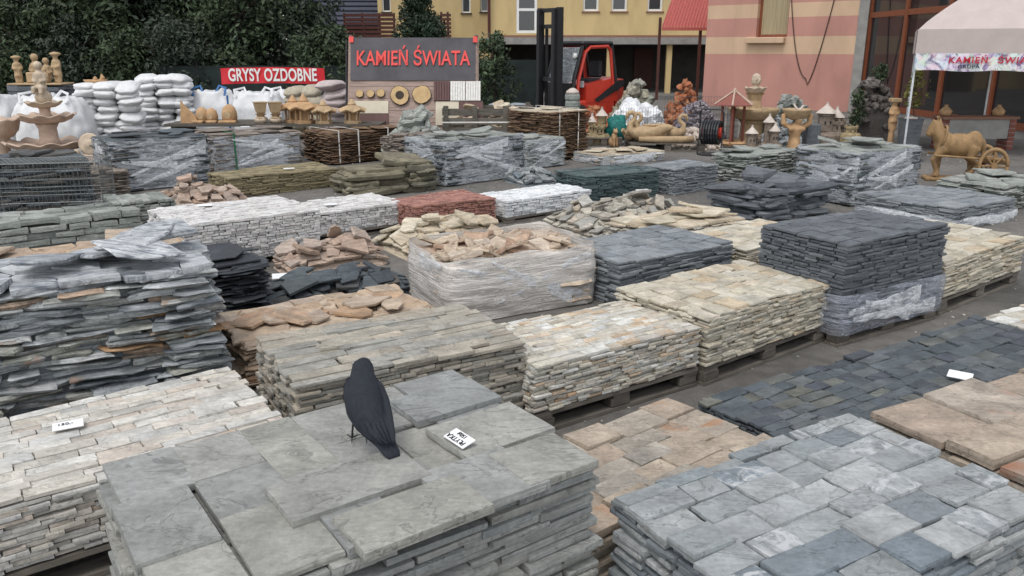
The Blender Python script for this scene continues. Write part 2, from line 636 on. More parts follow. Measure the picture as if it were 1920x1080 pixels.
def stack(name, label, corner, yaw, w, d, z0, z1, th, lx, ly, mat, kind='split', seed=0, out=.012, wave=.012, tilt=.015,
          limit=300, group='stone stacks in the yard', swap=False, pname='stone', toplim=None, lean=0.0, fill=1, rot=.012, step=.35, joint=(.95, .99), lside=1.0):
    """Coursed stack: layers of rectangular pieces, laid edge to edge."""
    rng = random.Random(seed)
    yaw = R(yaw)
    root = thing(name, label, 'stone stack', (corner[0], corner[1], z0), yaw, group)
    left = faces_seen(corner[0], corner[1], yaw)
    nl = max(1, round((z1 - z0) / th))
    th = (z1 - z0) / nl
    P = []

    def wv(x, y, k):
        return wave * (k / nl) * 2.2 * noise.noise(Vector((x * 1.3 + seed, y * 1.3, k * .05)))
    for k in range(nl):
        top = k == nl - 1
        full = k >= nl - 1 - fill
        sw = swap and (full or k % 2)
        W, D = (d, w) if sw else (w, d)
        y = 0.0
        while y < D - .02:
            r = rng.uniform(*ly)
            if D - y - r < ly[0] * .6:
                r = D - y
            x = 0.0
            first = True
            while x < W - .02:
                l = rng.uniform(*lx) * (1 if full else lside)
                if W - x - l < lx[0] * .6 * (1 if full else lside):
                    l = W - x
                edge_y0, edge_y1 = y == 0, y + r >= D - .001
                edge_x0, edge_x1 = x == 0, x + l >= W - .001
                if full or edge_y0 or edge_y1 or edge_x0 or edge_x1:
                    cx, cy = x + l / 2, y + r / 2
                    ox = rng.uniform(-out, out) * ((edge_x0 or edge_x1) * 1.0 + .12)
                    oy = rng.uniform(-out, out) * ((edge_y0 or edge_y1) * 1.0 + .12)
                    if sw:
                        px, py, sx, sy = cy + oy, cx + ox, r, l
                        f_, b_, l_, r_ = edge_x0, edge_x1, edge_y0, edge_y1
                    else:
                        px, py, sx, sy = cx + ox, cy + oy, l, r
                        f_, b_, l_, r_ = edge_y0, edge_y1, edge_x0, edge_x1
                    t = th * rng.uniform(.7, .97) if not top else th * rng.uniform(.75, 1.15)
                    z = k * th + t / 2 + wv(px, py, k) + rng.uniform(0, th * (.12 if not top else step))
                    g = rng.uniform(.985, 1.006) if top else rng.uniform(*joint)
                    M = T(px + lean * k * th, py, z, rng.gauss(0, tilt), rng.gauss(0, tilt), rng.gauss(0, rot), (sx * g, sy * g, t))
                    if rng.random() < .5:
                        M = M @ Matrix.Rotation(PI, 4, 'Z')
                    seen = f_ or (l_ if left else r_)
                    pr = 0 if top else ((1 + (nl - k) * .1) if seen else 50 + nl - k)
                    P.append((pr + rng.random() * .05, M))
                x += l
            y += r
    lay_pieces(root, P, kind, mat, pname, limit, 'stones_within', seed)
    i = .035
    if nl > 2:
        part('stones_core', box(i, w - i, i, d - i, 0.005, (z1 - z0) - th * 1.7 - wave), mat, root)['kind'] = 'stuff'
    return root


def flag_stack(name, label, corner, yaw, w, d, z0, z1, th, ln, mat, seed=0, out=.03, tilt=.03, limit=150, kind='ragged', ntop=10,
               topsize=(.3, .5), group='stone stacks in the yard', toptilt=.08, toplift=.03, pname='stone', dep=(.2, .34), topmat=None, topkind='flag'):
    """Stack of uneven flags: ragged courses and big loose pieces thrown on top."""
    rng = random.Random(seed)
    yaw = R(yaw)
    root = thing(name, label, 'stone stack', (corner[0], corner[1], z0), yaw, group)
    left = faces_seen(corner[0], corner[1], yaw)
    P = []
    z = 0.0
    H = z1 - z0
    while z < H - .005:
        t = rng.uniform(*th)
        fz = (H - z) / H
        for side in range(4):
            Ls = w if side % 2 == 0 else d
            x = rng.uniform(-.08, .02)
            while x < Ls - .05:
                l = rng.uniform(*ln)
                l = min(l, Ls - x + .04)
                dd = min(rng.uniform(*dep), (d if side % 2 == 0 else w) * .7)
                o = rng.uniform(-out, out)
                cx, cy = x + l / 2, dd / 2 - o
                px, py = [(cx, cy), (w - cy, cx), (w - cx, d - cy), (cy, d - cx)][side]
                tt = t * rng.uniform(.55, .98)
                wob = .012 * noise.noise(Vector((px * 2, py * 2, z * 6 + seed)))
                M = T(px, py, z + tt / 2 + rng.uniform(0, t * .3) + wob, 0, 0, side * PI / 2 + rng.gauss(0, .06)) @ T(0, 0, 0, rng.gauss(0, tilt * .7), rng.gauss(0, tilt), rng.choice((0, PI)), (l * rng.uniform(.92, 1.04), dd, tt))
                seen = side == 0 or (side == 3 and left) or (side == 1 and not left)
                P.append(((1 + fz if seen else 40 + fz), M))
                x += l
        z += t * .93
    i = .07
    lay_pieces(root, P, kind, mat, pname, limit, 'stones_within', seed)
    part('stones_core', box(i, w - i, i, d - i, .004, H - .03), mat, root)['kind'] = 'stuff'
    tm = topmat or mat
    if topkind == 'flag':
        paving(root, w, d, ntop, th, tm, rng, toptilt * .35, lambda x, y: H - .012, pname)
        extra, base = max(2, ntop // 3), H + .5 * (th[0] + th[1])
    else:
        extra, base = ntop, H
    Q = []
    for k in range(extra):
        s = rng.uniform(*topsize)
        px, py = rng.uniform(s * .35, w - s * .35), rng.uniform(min(s * .3, d * .4), max(d - s * .3, d * .6))
        M = T(px, py, base + rng.uniform(.3, 1.0) * toplift + .006, rng.gauss(0, toptilt), rng.gauss(0, toptilt), rng.uniform(0, 6.3), (s, s * rng.uniform(.55, .9), rng.uniform(*th) * .9))
        Q.append((0, M))
    lay_pieces(root, Q, topkind, tm, pname, 300, 'stones_within', seed + 1)
    return root


def heap(name, label, corner, yaw, w, d, h, n, size, th, mat, seed=0, tilt=.2, kind='flag', z0=0.0, limit=300, group='loose heaps of stone', cat='stone heap',
         edge=.12, pname='stone', asp=(.6, .95), power=1.0, smooth=False):
    """Heap of loose pieces: a low mound, every piece with its own lean."""
    rng = random.Random(seed)
    root = thing(name, label, cat, (corner[0], corner[1], z0), R(yaw), group)

    def hz(x, y):
        a = min(x, w - x) / (w * .5)
        b = min(y, d - y) / (d * .5)
        q = max(0, min(a, b, 1))
        return h * (1 - (1 - q) ** (1.6 * power)) * (.85 + .3 * noise.noise(Vector((x * 2.3 + seed, y * 2.3, 1))))
    if kind == 'flag':
        paving(root, w, d, int(n * .8), th, mat, rng, tilt * .45, lambda x, y: hz(x, y) * .74, pname)
        m_ = .06
        o2 = int(n * .45)
        paving(root, w, d, max(4, o2), th, mat, rng, tilt * .7, lambda x, y: hz(x, y) * .74 + (th[0] + th[1]) * .55, pname, (.55, .9))
        n = max(4, n // 5)
    P = []
    nx = max(2, int(math.sqrt(n * w / d)))
    ny = max(2, int(n / nx))
    for lv in ((0,) if kind == 'flag' else (0, 1)):
        for i in range(nx):
            for j in range(ny):
                x, y = (i + rng.uniform(.05, .95)) / nx * w, (j + rng.uniform(.05, .95)) / ny * d
                s = rng.uniform(*size)
                t = rng.uniform(*th)
                e = .02
                gx, gy = (hz(x + e, y) - hz(x - e, y)) / (2 * e), (hz(x, y + e) - hz(x, y - e)) / (2 * e)
                gx, gy = max(-.6, min(.6, gx)), max(-.6, min(.6, gy))
                z = hz(x, y) * (.97 if lv == 0 else .72) + t * .5 + ((th[0] + th[1]) * .9 if kind == 'flag' else 0)
                M = T(x, y, z) @ Matrix.Rotation(math.atan(gy) * .8 + rng.gauss(0, tilt), 4, 'X') @ Matrix.Rotation(-math.atan(gx) * .8 + rng.gauss(0, tilt), 4, 'Y') @ T(0, 0, 0, 0, 0, rng.uniform(0, 6.3), (s, s * rng.uniform(*asp), t))
                P.append((lv + rng.random(), M))
    lay_pieces(root, P, kind, mat, pname, limit, 'stones_within', seed, smooth)
    V, F, m = [], [], 14
    for i in range(m + 1):
        for j in range(m + 1):
            x, y = w * i / m, d * j / m
            V.append((x, y, hz(x, y) * .72 if 0 < i < m and 0 < j < m else 0.0))
    for i in range(m):
        for j in range(m):
            F.append((i * (m + 1) + j, (i + 1) * (m + 1) + j, (i + 1) * (m + 1) + j + 1, i * (m + 1) + j + 1))
    part('stones_core', (V, F), mat, root)['kind'] = 'stuff'
    return root


def film(root, w, d, z0, z1, mat, seed=0, gap=.02, amp=.010, ragged=.03, name='stretch_film', bulge=0.0, diag=True, folds=5):
    """Wrinkled stretch film round the four sides of a stack."""
    r = .05
    path = []
    for (cx, cy, a0) in ((w - r, r, -90), (w - r, d - r, 0), (r, d - r, 90), (r, r, 180)):
        for k in range(4):
            a = R(a0 + 30 * k)
            path.append(((cx + (r + gap) * math.cos(a), cy + (r + gap) * math.sin(a)), (math.cos(a), math.sin(a))))
    pts = []
    for i in range(len(path)):
        (p, n1), (q, n2) = path[i], path[(i + 1) % len(path)]
        L = math.dist(p, q)
        m = max(1, int(L / .04))
        for k in range(m):
            t = k / m
            pts.append(((p[0] + (q[0] - p[0]) * t, p[1] + (q[1] - p[1]) * t), (n1[0] * (1 - t) + n2[0] * t, n1[1] * (1 - t) + n2[1] * t)))
    nz = max(4, int((z1 - z0) / .025))
    V, F = [], []
    n = len(pts)
    for j in range(nz + 1):
        t = j / nz
        for i, ((x, y), (a, b)) in enumerate(pts):
            sl = (x * .35 - y * .35) if diag else 0
            z = z0 + (z1 - z0) * t + (ragged * noise.noise(Vector((x * 3 + seed, y * 3, 5))) if j == nz else 0)
            dd = amp * (noise.noise(Vector((x * 2.2 + seed, y * 2.2, (z + sl * .4) * 19))) + .6 * noise.noise(Vector((x * 6, y * 6 + seed, (z - sl) * 11)))) + bulge * math.sin(PI * t)
            V.append((x + a * dd, y + b * dd, z))
    for j in range(nz):
        for i in range(n):
            F.append((j * n + i, j * n + (i + 1) % n, (j + 1) * n + (i + 1) % n, (j + 1) * n + i))
    V0, F0 = V, F
    if folds:
        rng = random.Random(seed)
        fm = film_mat('film_fold', (.78, .8, .82), .25, .75, (9, 9, 9))
        for k in range(folds):
            # gathered band of film pulled slantwise over the front or the end
            front = k % 3 != 2
            Ls = w if front else d
            a, b = rng.uniform(0, .3) * Ls, rng.uniform(.6, 1) * Ls
            za, zb_ = z0 + (z1 - z0) * rng.uniform(.1, .95), z0 + (z1 - z0) * rng.uniform(.05, .9)
            wd = rng.uniform(.012, .04)
            V, F = [], []
            for i in range(17):
                q = i / 16
                s_ = a + (b - a) * q
                z = za + (zb_ - za) * q + .012 * noise.noise(Vector((q * 4, seed + k, 0)))
                ww = wd * (.5 + 1.2 * q + .3 * noise.noise(Vector((q * 5, k, seed))))
                o_ = gap + .014 + .006 * math.sin(i * 1.7 + k)
                for e in (-1, 0, 1):
                    zz_ = min(z1, max(z0, z + e * ww))
                    oo = o_ + (.006 if e == 0 else 0)
                    V.append((s_, -oo, zz_) if front else (-oo, s_, zz_))
            for i in range(16):
                for j in range(2):
                    F.append((i * 3 + j, i * 3 + 3 + j, i * 3 + 4 + j, i * 3 + 1 + j))
            part('film_fold', (V, F), fm, root, True)
    return part(name, (V0, F0), mat, root, True)


def pallet(label, corner, yaw, w, d, h=.125, mat=None):
    """Wooden pallet: deck boards, nine blocks, three runners."""
    mat = mat or MATS['wood_grey']
    r = thing('wooden_pallet', label, 'pallet', (corner[0], corner[1], 0), R(yaw), 'pallets under the stone')
    for k in range(6):
        y = k * (d - .1) / 5
        part('deck_board', box(0, w, y, y + .1, h - .022, h), mat, r)
    for x in (0, (w - .12) / 2, w - .12):
        part('cross_board', box(x + .004, x + .116, .002, d - .002, h - .044, h - .0225), mat, r)
    for y in (0, (d - .1) / 2, d - .1):
        for x in (0, (w - .14) / 2, w - .14):
            part('block', bbox(x + .003, x + .137, y + .004, y + .096, .0225, h - .0445, .006), mat, r)
        part('runner', box(.001, w - .001, y, y + .1, 0.002, .022), mat, r)
    return r

# ------------------------------------------------------------------ ground
def ground_mat():
    m, nt, bs = _new('ground')
    ge = N(nt, 'NewGeometry')
    P = ge.outputs['Position']
    a = tex_noise(nt, P, 0.55, 6, 0.6, 0.5)
    b = tex_noise(nt, P, 9.0, 6, 0.7)
    c = tex_noise(nt, P, 120.0, 3, 0.6)
    col = ramp(nt, a, [(0.3, (.075, .07, .064)), (0.5, (.145, .135, .122)), (0.72, (.2, .185, .165))])
    col = mixc(nt, 1.0, col, ramp(nt, b, [(0.3, .7), (0.7, 1.2)]), 'MULTIPLY')
    col = mixc(nt, 1.0, col, ramp(nt, c, [(0.3, .75), (0.7, 1.25)]), 'MULTIPLY')
    nt.links.new(col, bs.inputs['Base Color'])
    bs.inputs['Roughness'].default_value = 0.9
    bp = N(nt, 'Bump')
    bp.inputs['Strength'].default_value = 0.5
    bp.inputs['Distance'].default_value = 0.02
    nt.links.new(math_node(nt, 'ADD', b, c), bp.inputs['Height'])
    nt.links.new(bp.outputs[0], bs.inputs['Normal'])
    return m


g = part('ground', ([(-400, -60, 0), (400, -60, 0), (400, 600, 0), (-400, 600, 0)], [(0, 1, 2, 3)]), ground_mat(), None)
g['kind'] = 'structure'

# ------------------------------------------------------------------ stone colours
plain('wood_grey', (.16, .14, .115), .85, var=.25, scale=3, stretch=(1.5, 12, 12), bump=.4, per=.35)
plain('paper', (.82, .82, .82), .5, var=.03)
plain('ink', (.02, .02, .025), .6)
plain('ink_blue', (.18, .22, .5), .6)
M_GREY = stone('grey_schist', [(.26, .265, .25), (.33, .33, .305), (.31, .305, .27), (.26, .27, .265), (.37, .365, .335)], mott=.18, strata=.25)
M_QUARTZ = stone('grey_quartzite', [(.22, .25, .26), (.36, .375, .375), (.27, .29, .29), (.17, .20, .225), (.33, .34, .335), (.42, .43, .425)], mott=.18, vein=(.5, .51, .51), strata=.25)
M_TAN = stone('tan_quartzite', [(.38, .315, .245), (.44, .37, .29), (.34, .31, .265), (.42, .335, .255)], stain=(.36, .15, .05), stain_lo=.60, mott=.16)
M_TAN2 = stone('brown_sandstone', [(.36, .29, .22), (.42, .35, .275), (.30, .245, .19), (.38, .305, .24), (.44, .385, .32)], stain=(.30, .11, .05), stain_lo=.62, mott=.16)
M_SLATE = stone('blue_slate', [(.065, .08, .087), (.105, .122, .13), (.08, .095, .105), (.13, .145, .15), (.072, .08, .095), (.1, .115, .125), (.16, .16, .13)], mott=.3, rough=.6)
M_WHITE = stone('white_beige_quartzite', [(.52, .49, .43), (.59, .57, .52), (.48, .475, .45), (.55, .505, .43), (.62, .605, .56), (.52, .45, .38)], stain=(.46, .30, .17), stain_lo=.65, mott=.14, strata=.28)
M_WHITE2 = stone('cream_quartzite', [(.53, .49, .40), (.62, .59, .51), (.66, .66, .63), (.56, .5, .4), (.48, .46, .41), (.58, .44, .30)], stain=(.5, .30, .15), stain_lo=.68, mott=.14)
M_CREAM = stone('pale_cream_quartzite', [(.48, .43, .33), (.56, .51, .41), (.50, .46, .36), (.60, .56, .47), (.52, .42, .29)], stain=(.5, .33, .18), stain_lo=.72, mott=.14)
M_GNEISS = stone('banded_gneiss', [(.30, .325, .335), (.45, .47, .475), (.17, .19, .205), (.50, .51, .50), (.38, .395, .38), (.24, .26, .28), (.42, .42, .35), (.46, .47, .46), (.34, .17, .05)], stain=(.38, .17, .05), stain_lo=.665, mott=.3, strata=.6, bump=.7)
M_GNEISS_TOP = stone('banded_gneiss_face', [(.42, .44, .455), (.52, .535, .54), (.34, .36, .38), (.47, .485, .485)], mott=.25, vein=(.10, .115, .14), strata=.2, vein_amt=.85, vein_scale=(3, 13, 6))
M_BLACK = stone('black_slate', [(.028, .032, .038), (.045, .05, .058), (.035, .04, .048), (.06, .066, .072)], mott=.3, rough=.55)
M_DKFLAG = stone('dark_flag_slate', [(.075, .092, .1), (.1, .12, .13), (.06, .07, .08), (.12, .11, .095), (.09, .105, .11)], mott=.25, rough=.65)
M_ORANGE = stone('orange_flag', [(.47, .345, .235), (.52, .41, .30), (.44, .36, .285), (.49, .33, .21)], stain=(.40, .18, .085), stain_lo=.64, mott=.2)
M_OLIVE = stone('olive_tan_schist', [(.35, .325, .27), (.40, .36, .295), (.31, .30, .265), (.34, .33, .295), (.42, .365, .285)], mott=.15, strata=.35)
M_BLUEGREY = stone('bluegrey_schist', [(.225, .245, .26), (.265, .285, .295), (.205, .225, .24), (.285, .3, .305)], mott=.16)
M_DKGREY = stone('dark_grey_schist', [(.105, .115, .128), (.135, .147, .16), (.12, .13, .142), (.155, .166, .177)], mott=.2, rough=.7)
M_FLAGMIX = stone('mixed_flag', [(.40, .37, .31), (.52, .48, .4), (.33, .32, .29), (.48, .40, .30), (.40, .385, .35)], stain=(.42, .24, .11), stain_lo=.7, mott=.2)
M_YFLAG = stone('yellow_flag', [(.54, .46, .34), (.6, .54, .42), (.5, .41, .29), (.58, .5, .38)], stain=(.5, .28, .13), stain_lo=.7, mott=.18)
M_PINKFLAG = stone('pink_flag', [(.44, .32, .25), (.48, .37, .29), (.4, .33, .28), (.46, .33, .24)], mott=.2)
M_WBRICK = stone('white_marble_strip', [(.64, .62, .60), (.70, .69, .67), (.58, .56, .54), (.66, .63, .6)], mott=.12, strata=.2)
M_WBRICK2 = stone('snow_marble_strip', [(.72, .73, .73), (.78, .78, .77), (.66, .68, .69)], mott=.12, strata=.2)
M_RED = stone('red_strip', [(.36, .175, .135), (.42, .21, .165), (.31, .15, .12), (.39, .205, .17)], mott=.18)
M_GREEN = stone('green_slate', [(.07, .105, .105), (.09, .13, .125), (.06, .085, .09), (.11, .14, .14)], mott=.25, rough=.65)
M_BROWN = stone('rust_brown_slate', [(.15, .09, .055), (.2, .125, .075), (.11, .075, .055), (.24, .155, .085)], mott=.3, strata=.5)
M_WRAPBROWN = stone('taupe_slate', [(.24, .2, .165), (.28, .235, .195), (.2, .17, .145)], mott=.25, strata=.5)
M_MOSS = stone('olive_boulder', [(.19, .17, .115), (.23, .205, .14), (.16, .15, .115)], mott=.35)
M_OLIVE2 = stone('olive_slate', [(.26, .215, .125), (.3, .25, .15), (.22, .185, .11)], mott=.2)
M_GREENGREY = stone('greengrey_stone', [(.28, .30, .27), (.34, .355, .32), (.23, .245, .225), (.38, .39, .355)], mott=.2)
M_SAND = stone('shredded_tan', [(.5, .4, .3), (.58, .48, .36), (.4, .26, .18), (.62, .54, .44), (.45, .33, .24)], mott=.2)
F_CLEAR = film_mat('film_clear', (.60, .63, .66), .16, .66)
F_THICK = film_mat('film_milky', (.70, .66, .61), .55, .92, (1.3, 1.3, 30))
F_DARK = film_mat('film_bluish', (.42, .45, .52), .10, .55)

# ------------------------------------------------------------------ stone stacks, nearest first
t = stack('grey_slab_stack', 'stack of large grey slabs with the black crow standing on it', (-0.751, 1.504), 35.5, 1.25, 0.85, .14, .70, .027, (.2, .34), (.16, .23), M_GREY, 'sawn', seed=11, out=.02, wave=.008, tilt=.007, swap=True, pname='slab')
S1M = (T(-0.751, 1.504, .14) @ Matrix.Rotation(R(35.5), 4, 'Z')).inverted()
for (x, y), l, r, a, dz in (((-0.462, 2.056), .42, .21, 0, 0), ((-0.261, 1.895), .38, .2, 0, .004), ((-0.084, 2.077), .30, .25, -.03, 0), ((0.093, 2.188), .25, .22, .0, .004), ((-0.069, 2.396), .34, .25, .02, 0), ((-0.234, 2.628), .34, .21, 0, 0)):
    q = S1M @ Vector((x, y, .714 + dz))
    link('slab', shared('sawn', int(l * 100) % 12, M_GREY, 'slab'), t, T(q.x, q.y, q.z, .004, -.006, a, (l, r, .026)))
pallet('pallet hidden under the large grey slabs below the crow', (-0.751, 1.504), 35.5, 1.25, 0.85, h=.138)
stack('grey_tile_stack', 'stack of blue-grey rectangular tiles in the bottom right corner', (0.730, 1.709), 31, 1.17, 0.76, .14, .50, .022, (.13, .23), (.1, .14), M_QUARTZ, 'split', seed=21, out=.02, wave=.014, tilt=.022, pname='tile', fill=2, step=.7, rot=.02)
pallet('pallet under the blue-grey tiles in the bottom right corner', (0.730, 1.709), 31, 1.17, 0.76, h=.138)
stack('tan_tile_stack', 'low stack of tan tiles with rust stain right of the grey slabs', (0.272, 2.419), 38, 1.12, 0.64, .004, .29, .026, (.16, .27), (.11, .155), M_TAN, 'split', seed=31, out=.015, wave=.012, tilt=.016, pname='tile', step=.6)
stack('brown_slab_stack', 'stack of large brown sandstone slabs at the right picture edge', (1.886, 2.465), 29, 1.25, 0.75, .14, .44, .036, (.26, .42), (.17, .24), M_TAN2, 'sawn', seed=41, out=.02, tilt=.008, pname='slab', step=.5)
pallet('pallet under the large brown sandstone slabs', (1.886, 2.465), 29, 1.25, 0.75, h=.138)
stack('slate_tile_bed', 'low bed of dark slate tiles beside the tan rust-stained tiles', (1.358, 3.178), 33, 1.22, 0.74, .004, .19, .016, (.09, .22), (.055, .085), M_SLATE, 'rough', seed=51, out=.015, wave=.02, tilt=.035, pname='tile')
stack('slate_tile_bed', 'low bed of dark slate tiles with a white price card', (2.371, 3.782), 31, 1.35, 0.8, .004, .19, .016, (.12, .26), (.08, .12), M_SLATE, 'rough', seed=52, out=.015, wave=.02, tilt=.03, pname='tile')
stack('white_strip_stack', 'stack of cream and rust strips with price card reading 150', (-1.974, 2.310), 36, 1.3, 0.8, .135, .40, .018, (.1, .26), (.045, .075), M_WHITE, 'strip', seed=61, out=.012, wave=.008, tilt=.014, pname='strip', lside=.6)
pallet('pallet under the cream strips at the left picture edge', (-1.974, 2.310), 36, 1.3, 0.8)
flag_stack('gneiss_flag_stack', 'tall ragged stack of banded grey gneiss with rusty edges at left', (-2.760, 3.485), 30, 1.35, 0.68, .06, .78, (.02, .04), (.14, .48), M_GNEISS, seed=71, out=.045, tilt=.035, limit=240, ntop=16, topsize=(.3, .52), toptilt=.12, toplift=.10, topmat=M_GNEISS_TOP)
flag_stack('black_slate_stack', 'stack of thin black slate behind the tall banded gneiss stack', (-2.510, 4.926), 36, 0.95, 0.7, .004, .49, (.012, .024), (.25, .5), M_BLACK, seed=81, out=.03, tilt=.03, limit=140, ntop=8, topsize=(.3, .45), toptilt=.04)
heap('slate_flag_heap', 'low heap of dark blue slate flags with white price card', (-1.794, 5.666), 33, 1.25, 0.62, .2, 60, (.13, .3), (.015, .03), M_DKFLAG, seed=91, tilt=.12, power=2.2)
flag_stack('orange_flag_stack', 'stack of big orange-tan flags behind the olive stack', (-1.554, 4.376), 33, 1.2, 0.62, .004, .28, (.016, .028), (.2, .5), M_ORANGE, seed=101, limit=110, ntop=26, topsize=(.26, .42), toptilt=.06, toplift=.02)
stack('olive_strip_stack', 'stack of olive-tan strips directly behind the crow', (-0.938, 3.257), 31, 1.18, 0.72, .125, .50, .018, (.14, .4), (.05, .09), M_OLIVE, 'strip', seed=111, out=.016, wave=.014, tilt=.018, pname='strip', lside=.45, joint=(.93, .98))
pallet('pallet under the olive-tan strips behind the crow', (-0.938, 3.257), 31, 1.18, 0.72, h=.12)
stack('cream_strip_stack', 'stack of white and rust strips on a pallet right of the olive stack', (0.114, 3.771), 34, 1.18, 0.66, .125, .37, .0155, (.07, .17), (.035, .06), M_WHITE2, 'strip', seed=121, out=.012, wave=.018, tilt=.02, pname='strip', lside=.7, joint=(.93, .98))
pallet('pallet under the white and rust strips at the centre', (0.114, 3.771), 34, 1.18, 0.66, h=.12)
stack('cream_tile_stack', 'tall stack of cream tiles with ochre tops left of the wrapped dark stack', (1.133, 4.421), 38, 1.28, 0.74, .125, .43, .0165, (.1, .17), (.09, .16), M_CREAM, 'rough', seed=131, out=.014, wave=.016, tilt=.03, pname='tile', rot=.03)
pallet('pallet under the tall stack of cream tiles', (1.133, 4.421), 38, 1.28, 0.74, h=.12)
t = stack('dark_tile_stack', 'tallest dark grey tile stack, wrapped in film over its lower half', (2.165, 5.074), 32, 1.13, 0.72, .125, .70, .0205, (.1, .2), (.08, .13), M_DKGREY, 'split', seed=141, out=.012, wave=.014, tilt=.018, pname='tile', joint=(.92, .98))
film(t, 1.13, 0.72, -.04, .24, F_DARK, 141, .034, .009, .03, bulge=.012)
pallet('pallet under the tallest dark grey stack', (2.165, 5.074), 32, 1.13, 0.72, h=.12)
stack('cream_tile_stack', 'stack of cream tiles on a pallet at the right edge behind', (3.182, 5.750), 38, 1.4, 0.9, .125, .42, .0165, (.14, .26), (.1, .17), M_CREAM, 'rough', seed=151, out=.014, wave=.016, tilt=.025, pname='tile')
pallet('pallet under the cream tiles at the right edge', (3.182, 5.750), 38, 1.4, 0.9, h=.12)
stack('cream_flag_layer', 'low layer of cream tiles beyond the slate bed at the right edge', (3.606, 4.754), 31, 1.2, 0.7, .004, .12, .02, (.14, .28), (.09, .14), M_WHITE2, 'rough', seed=161, tilt=.03, pname='tile', limit=80)
t = flag_stack('wrapped_chip_bale', 'bale of broken tan stone strips wrapped in cloudy film, open on top', (-0.416, 5.564), 28, 1.15, 0.75, .01, .42, (.02, .035), (.15, .4), M_SAND, seed=171, limit=60, ntop=85, topsize=(.09, .26), toptilt=.28, toplift=.05, group='film-wrapped stone', topkind='strip', out=.0, tilt=.003)
film(t, 1.15, 0.75, 0, .46, F_THICK, 171, .055, .014, .06, bulge=.02)
stack('blue_grey_stack', 'stack of blue-grey tiles right of the wrapped chip bale', (0.828, 5.941), 36, 1.3, 0.85, .004, .35, .02, (.15, .28), (.12, .2), M_BLUEGREY, 'split', seed=181, out=.018, wave=.012, tilt=.015, pname='tile', limit=240)
stack('cream_low_stack', 'low stack of cream tiles squeezed between blue-grey and dark stacks', (2.017, 6.778), 36, 1.2, 0.8, .004, .25, .018, (.16, .28), (.1, .18), M_CREAM, 'rough', seed=191, tilt=.025, pname='tile', limit=90)
heap('grey_flag_heap', 'heap of mixed grey flags behind the blue-grey stack', (0.878, 8.199), 34, 1.45, 0.95, .36, 110, (.12, .28), (.018, .035), M_FLAGMIX, seed=201, tilt=.2, power=1.6, limit=160)
flag_stack('cream_flag_stack', 'stack of thick cream flags with orange edges beside the grey heap', (1.369, 7.414), 34, 1.2, 0.7, .004, .26, (.02, .035), (.2, .45), M_FLAGMIX, seed=202, limit=60, ntop=14, topsize=(.25, .45), toptilt=.12, toplift=.06, topmat=M_YFLAG)
stack('white_strip_block', 'pale pinkish-white strip block at far left with card on top', (-2.839, 6.827), 40, 1.3, 0.95, .06, .45, .024, (.07, .16), (.05, .09), M_WBRICK, 'strip', seed=211, wave=.012, tilt=.016, pname='strip', lside=.7, joint=(.88, .95))
stack('white_strip_block', 'white strip block between the pinkish-white block and red block', (-2.124, 8.049), 38, 1.22, 0.75, .08, .30, .024, (.06, .13), (.05, .08), M_WBRICK, 'strip', seed=221, wave=.01, tilt=.016, pname='strip', lside=.7, joint=(.88, .95), limit=250)
stack('red_strip_block', 'block of brick-red stone strips', (-1.022, 8.422), 36, 1.04, 0.72, .07, .31, .022, (.06, .12), (.05, .08), M_RED, 'strip', seed=231, wave=.012, tilt=.016, pname='strip', lside=.75, joint=(.88, .95), limit=230)
stack('white_strip_block', 'brightest white strip block right of the red block', (-0.060, 9.083), 38, 1.3, 0.6, .07, .26, .028, (.1, .18), (.05, .09), M_WBRICK2, 'strip', seed=241, wave=.008, tilt=.012, pname='strip', lside=.7, joint=(.88, .95), limit=200)
pallet('pallet under the white strip block beside the red one', (-2.124, 8.049), 38, 1.22, 0.75, h=.078)
pallet('pallet under the brick-red strip block', (-1.022, 8.422), 36, 1.04, 0.72, h=.068)
pallet('pallet under the brightest white strip block', (-0.060, 9.083), 38, 1.3, 0.6, h=.068)
stack('green_slate_block', 'block of dark green slate tiles in the middle distance', (0.954, 10.339), 31, 1.22, 0.72, .004, .35, .02, (.12, .25), (.1, .18), M_GREEN, 'rough', seed=251, wave=.016, tilt=.02, pname='tile', limit=160)
stack('grey_slate_block', 'block of grey slate tiles right behind the green slate', (2.209, 10.989), 38, 0.92, 0.6, .004, .35, .022, (.14, .26), (.1, .18), M_BLUEGREY, 'rough', seed=261, wave=.012, tilt=.02, pname='tile', limit=110)
flag_stack('grey_flag_stack', 'stack of pale grey flags under the wishing well', (3.444, 11.965), 36, 1.35, 0.6, .004, .40, (.018, .03), (.2, .5), M_GREENGREY, seed=271, limit=90, ntop=12, topsize=(.3, .5), toptilt=.05)
t = flag_stack('wrapped_slate_stack', 'big film-wrapped slate stack beside the clay horse', (4.310, 10.153), 33, 1.35, 0.9, .02, .66, (.018, .03), (.2, .5), M_DKFLAG, seed=281, limit=60, ntop=16, topsize=(.3, .5), toptilt=.12, toplift=.09, topmat=M_GREENGREY, out=.012, tilt=.012)
film(t, 1.35, 0.9, 0, .66, F_CLEAR, 281, .034, .009, .04)
flag_stack('slate_boulder_stack', 'stack of big dark slate slabs in front of the wrapped slate', (2.857, 9.114), 33, 1.1, 0.8, .004, .3, (.05, .085), (.45, .8), M_DKGREY, seed=291, limit=60, out=.08, tilt=.05, ntop=5, topsize=(.5, .75), toptilt=.2, toplift=.12, dep=(.3, .5))
t = stack('grey_tile_bed', 'low bed of blue-grey tiles with film hanging off, in front of the horse', (4.805, 8.685), 33, 1.3, 1.2, .004, .25, .022, (.16, .3), (.12, .2), M_BLUEGREY, 'split', seed=301, wave=.02, tilt=.02, pname='tile', limit=150)
film(t, 1.3, 1.2, 0, .13, F_CLEAR, 301, .034, .009, .06)
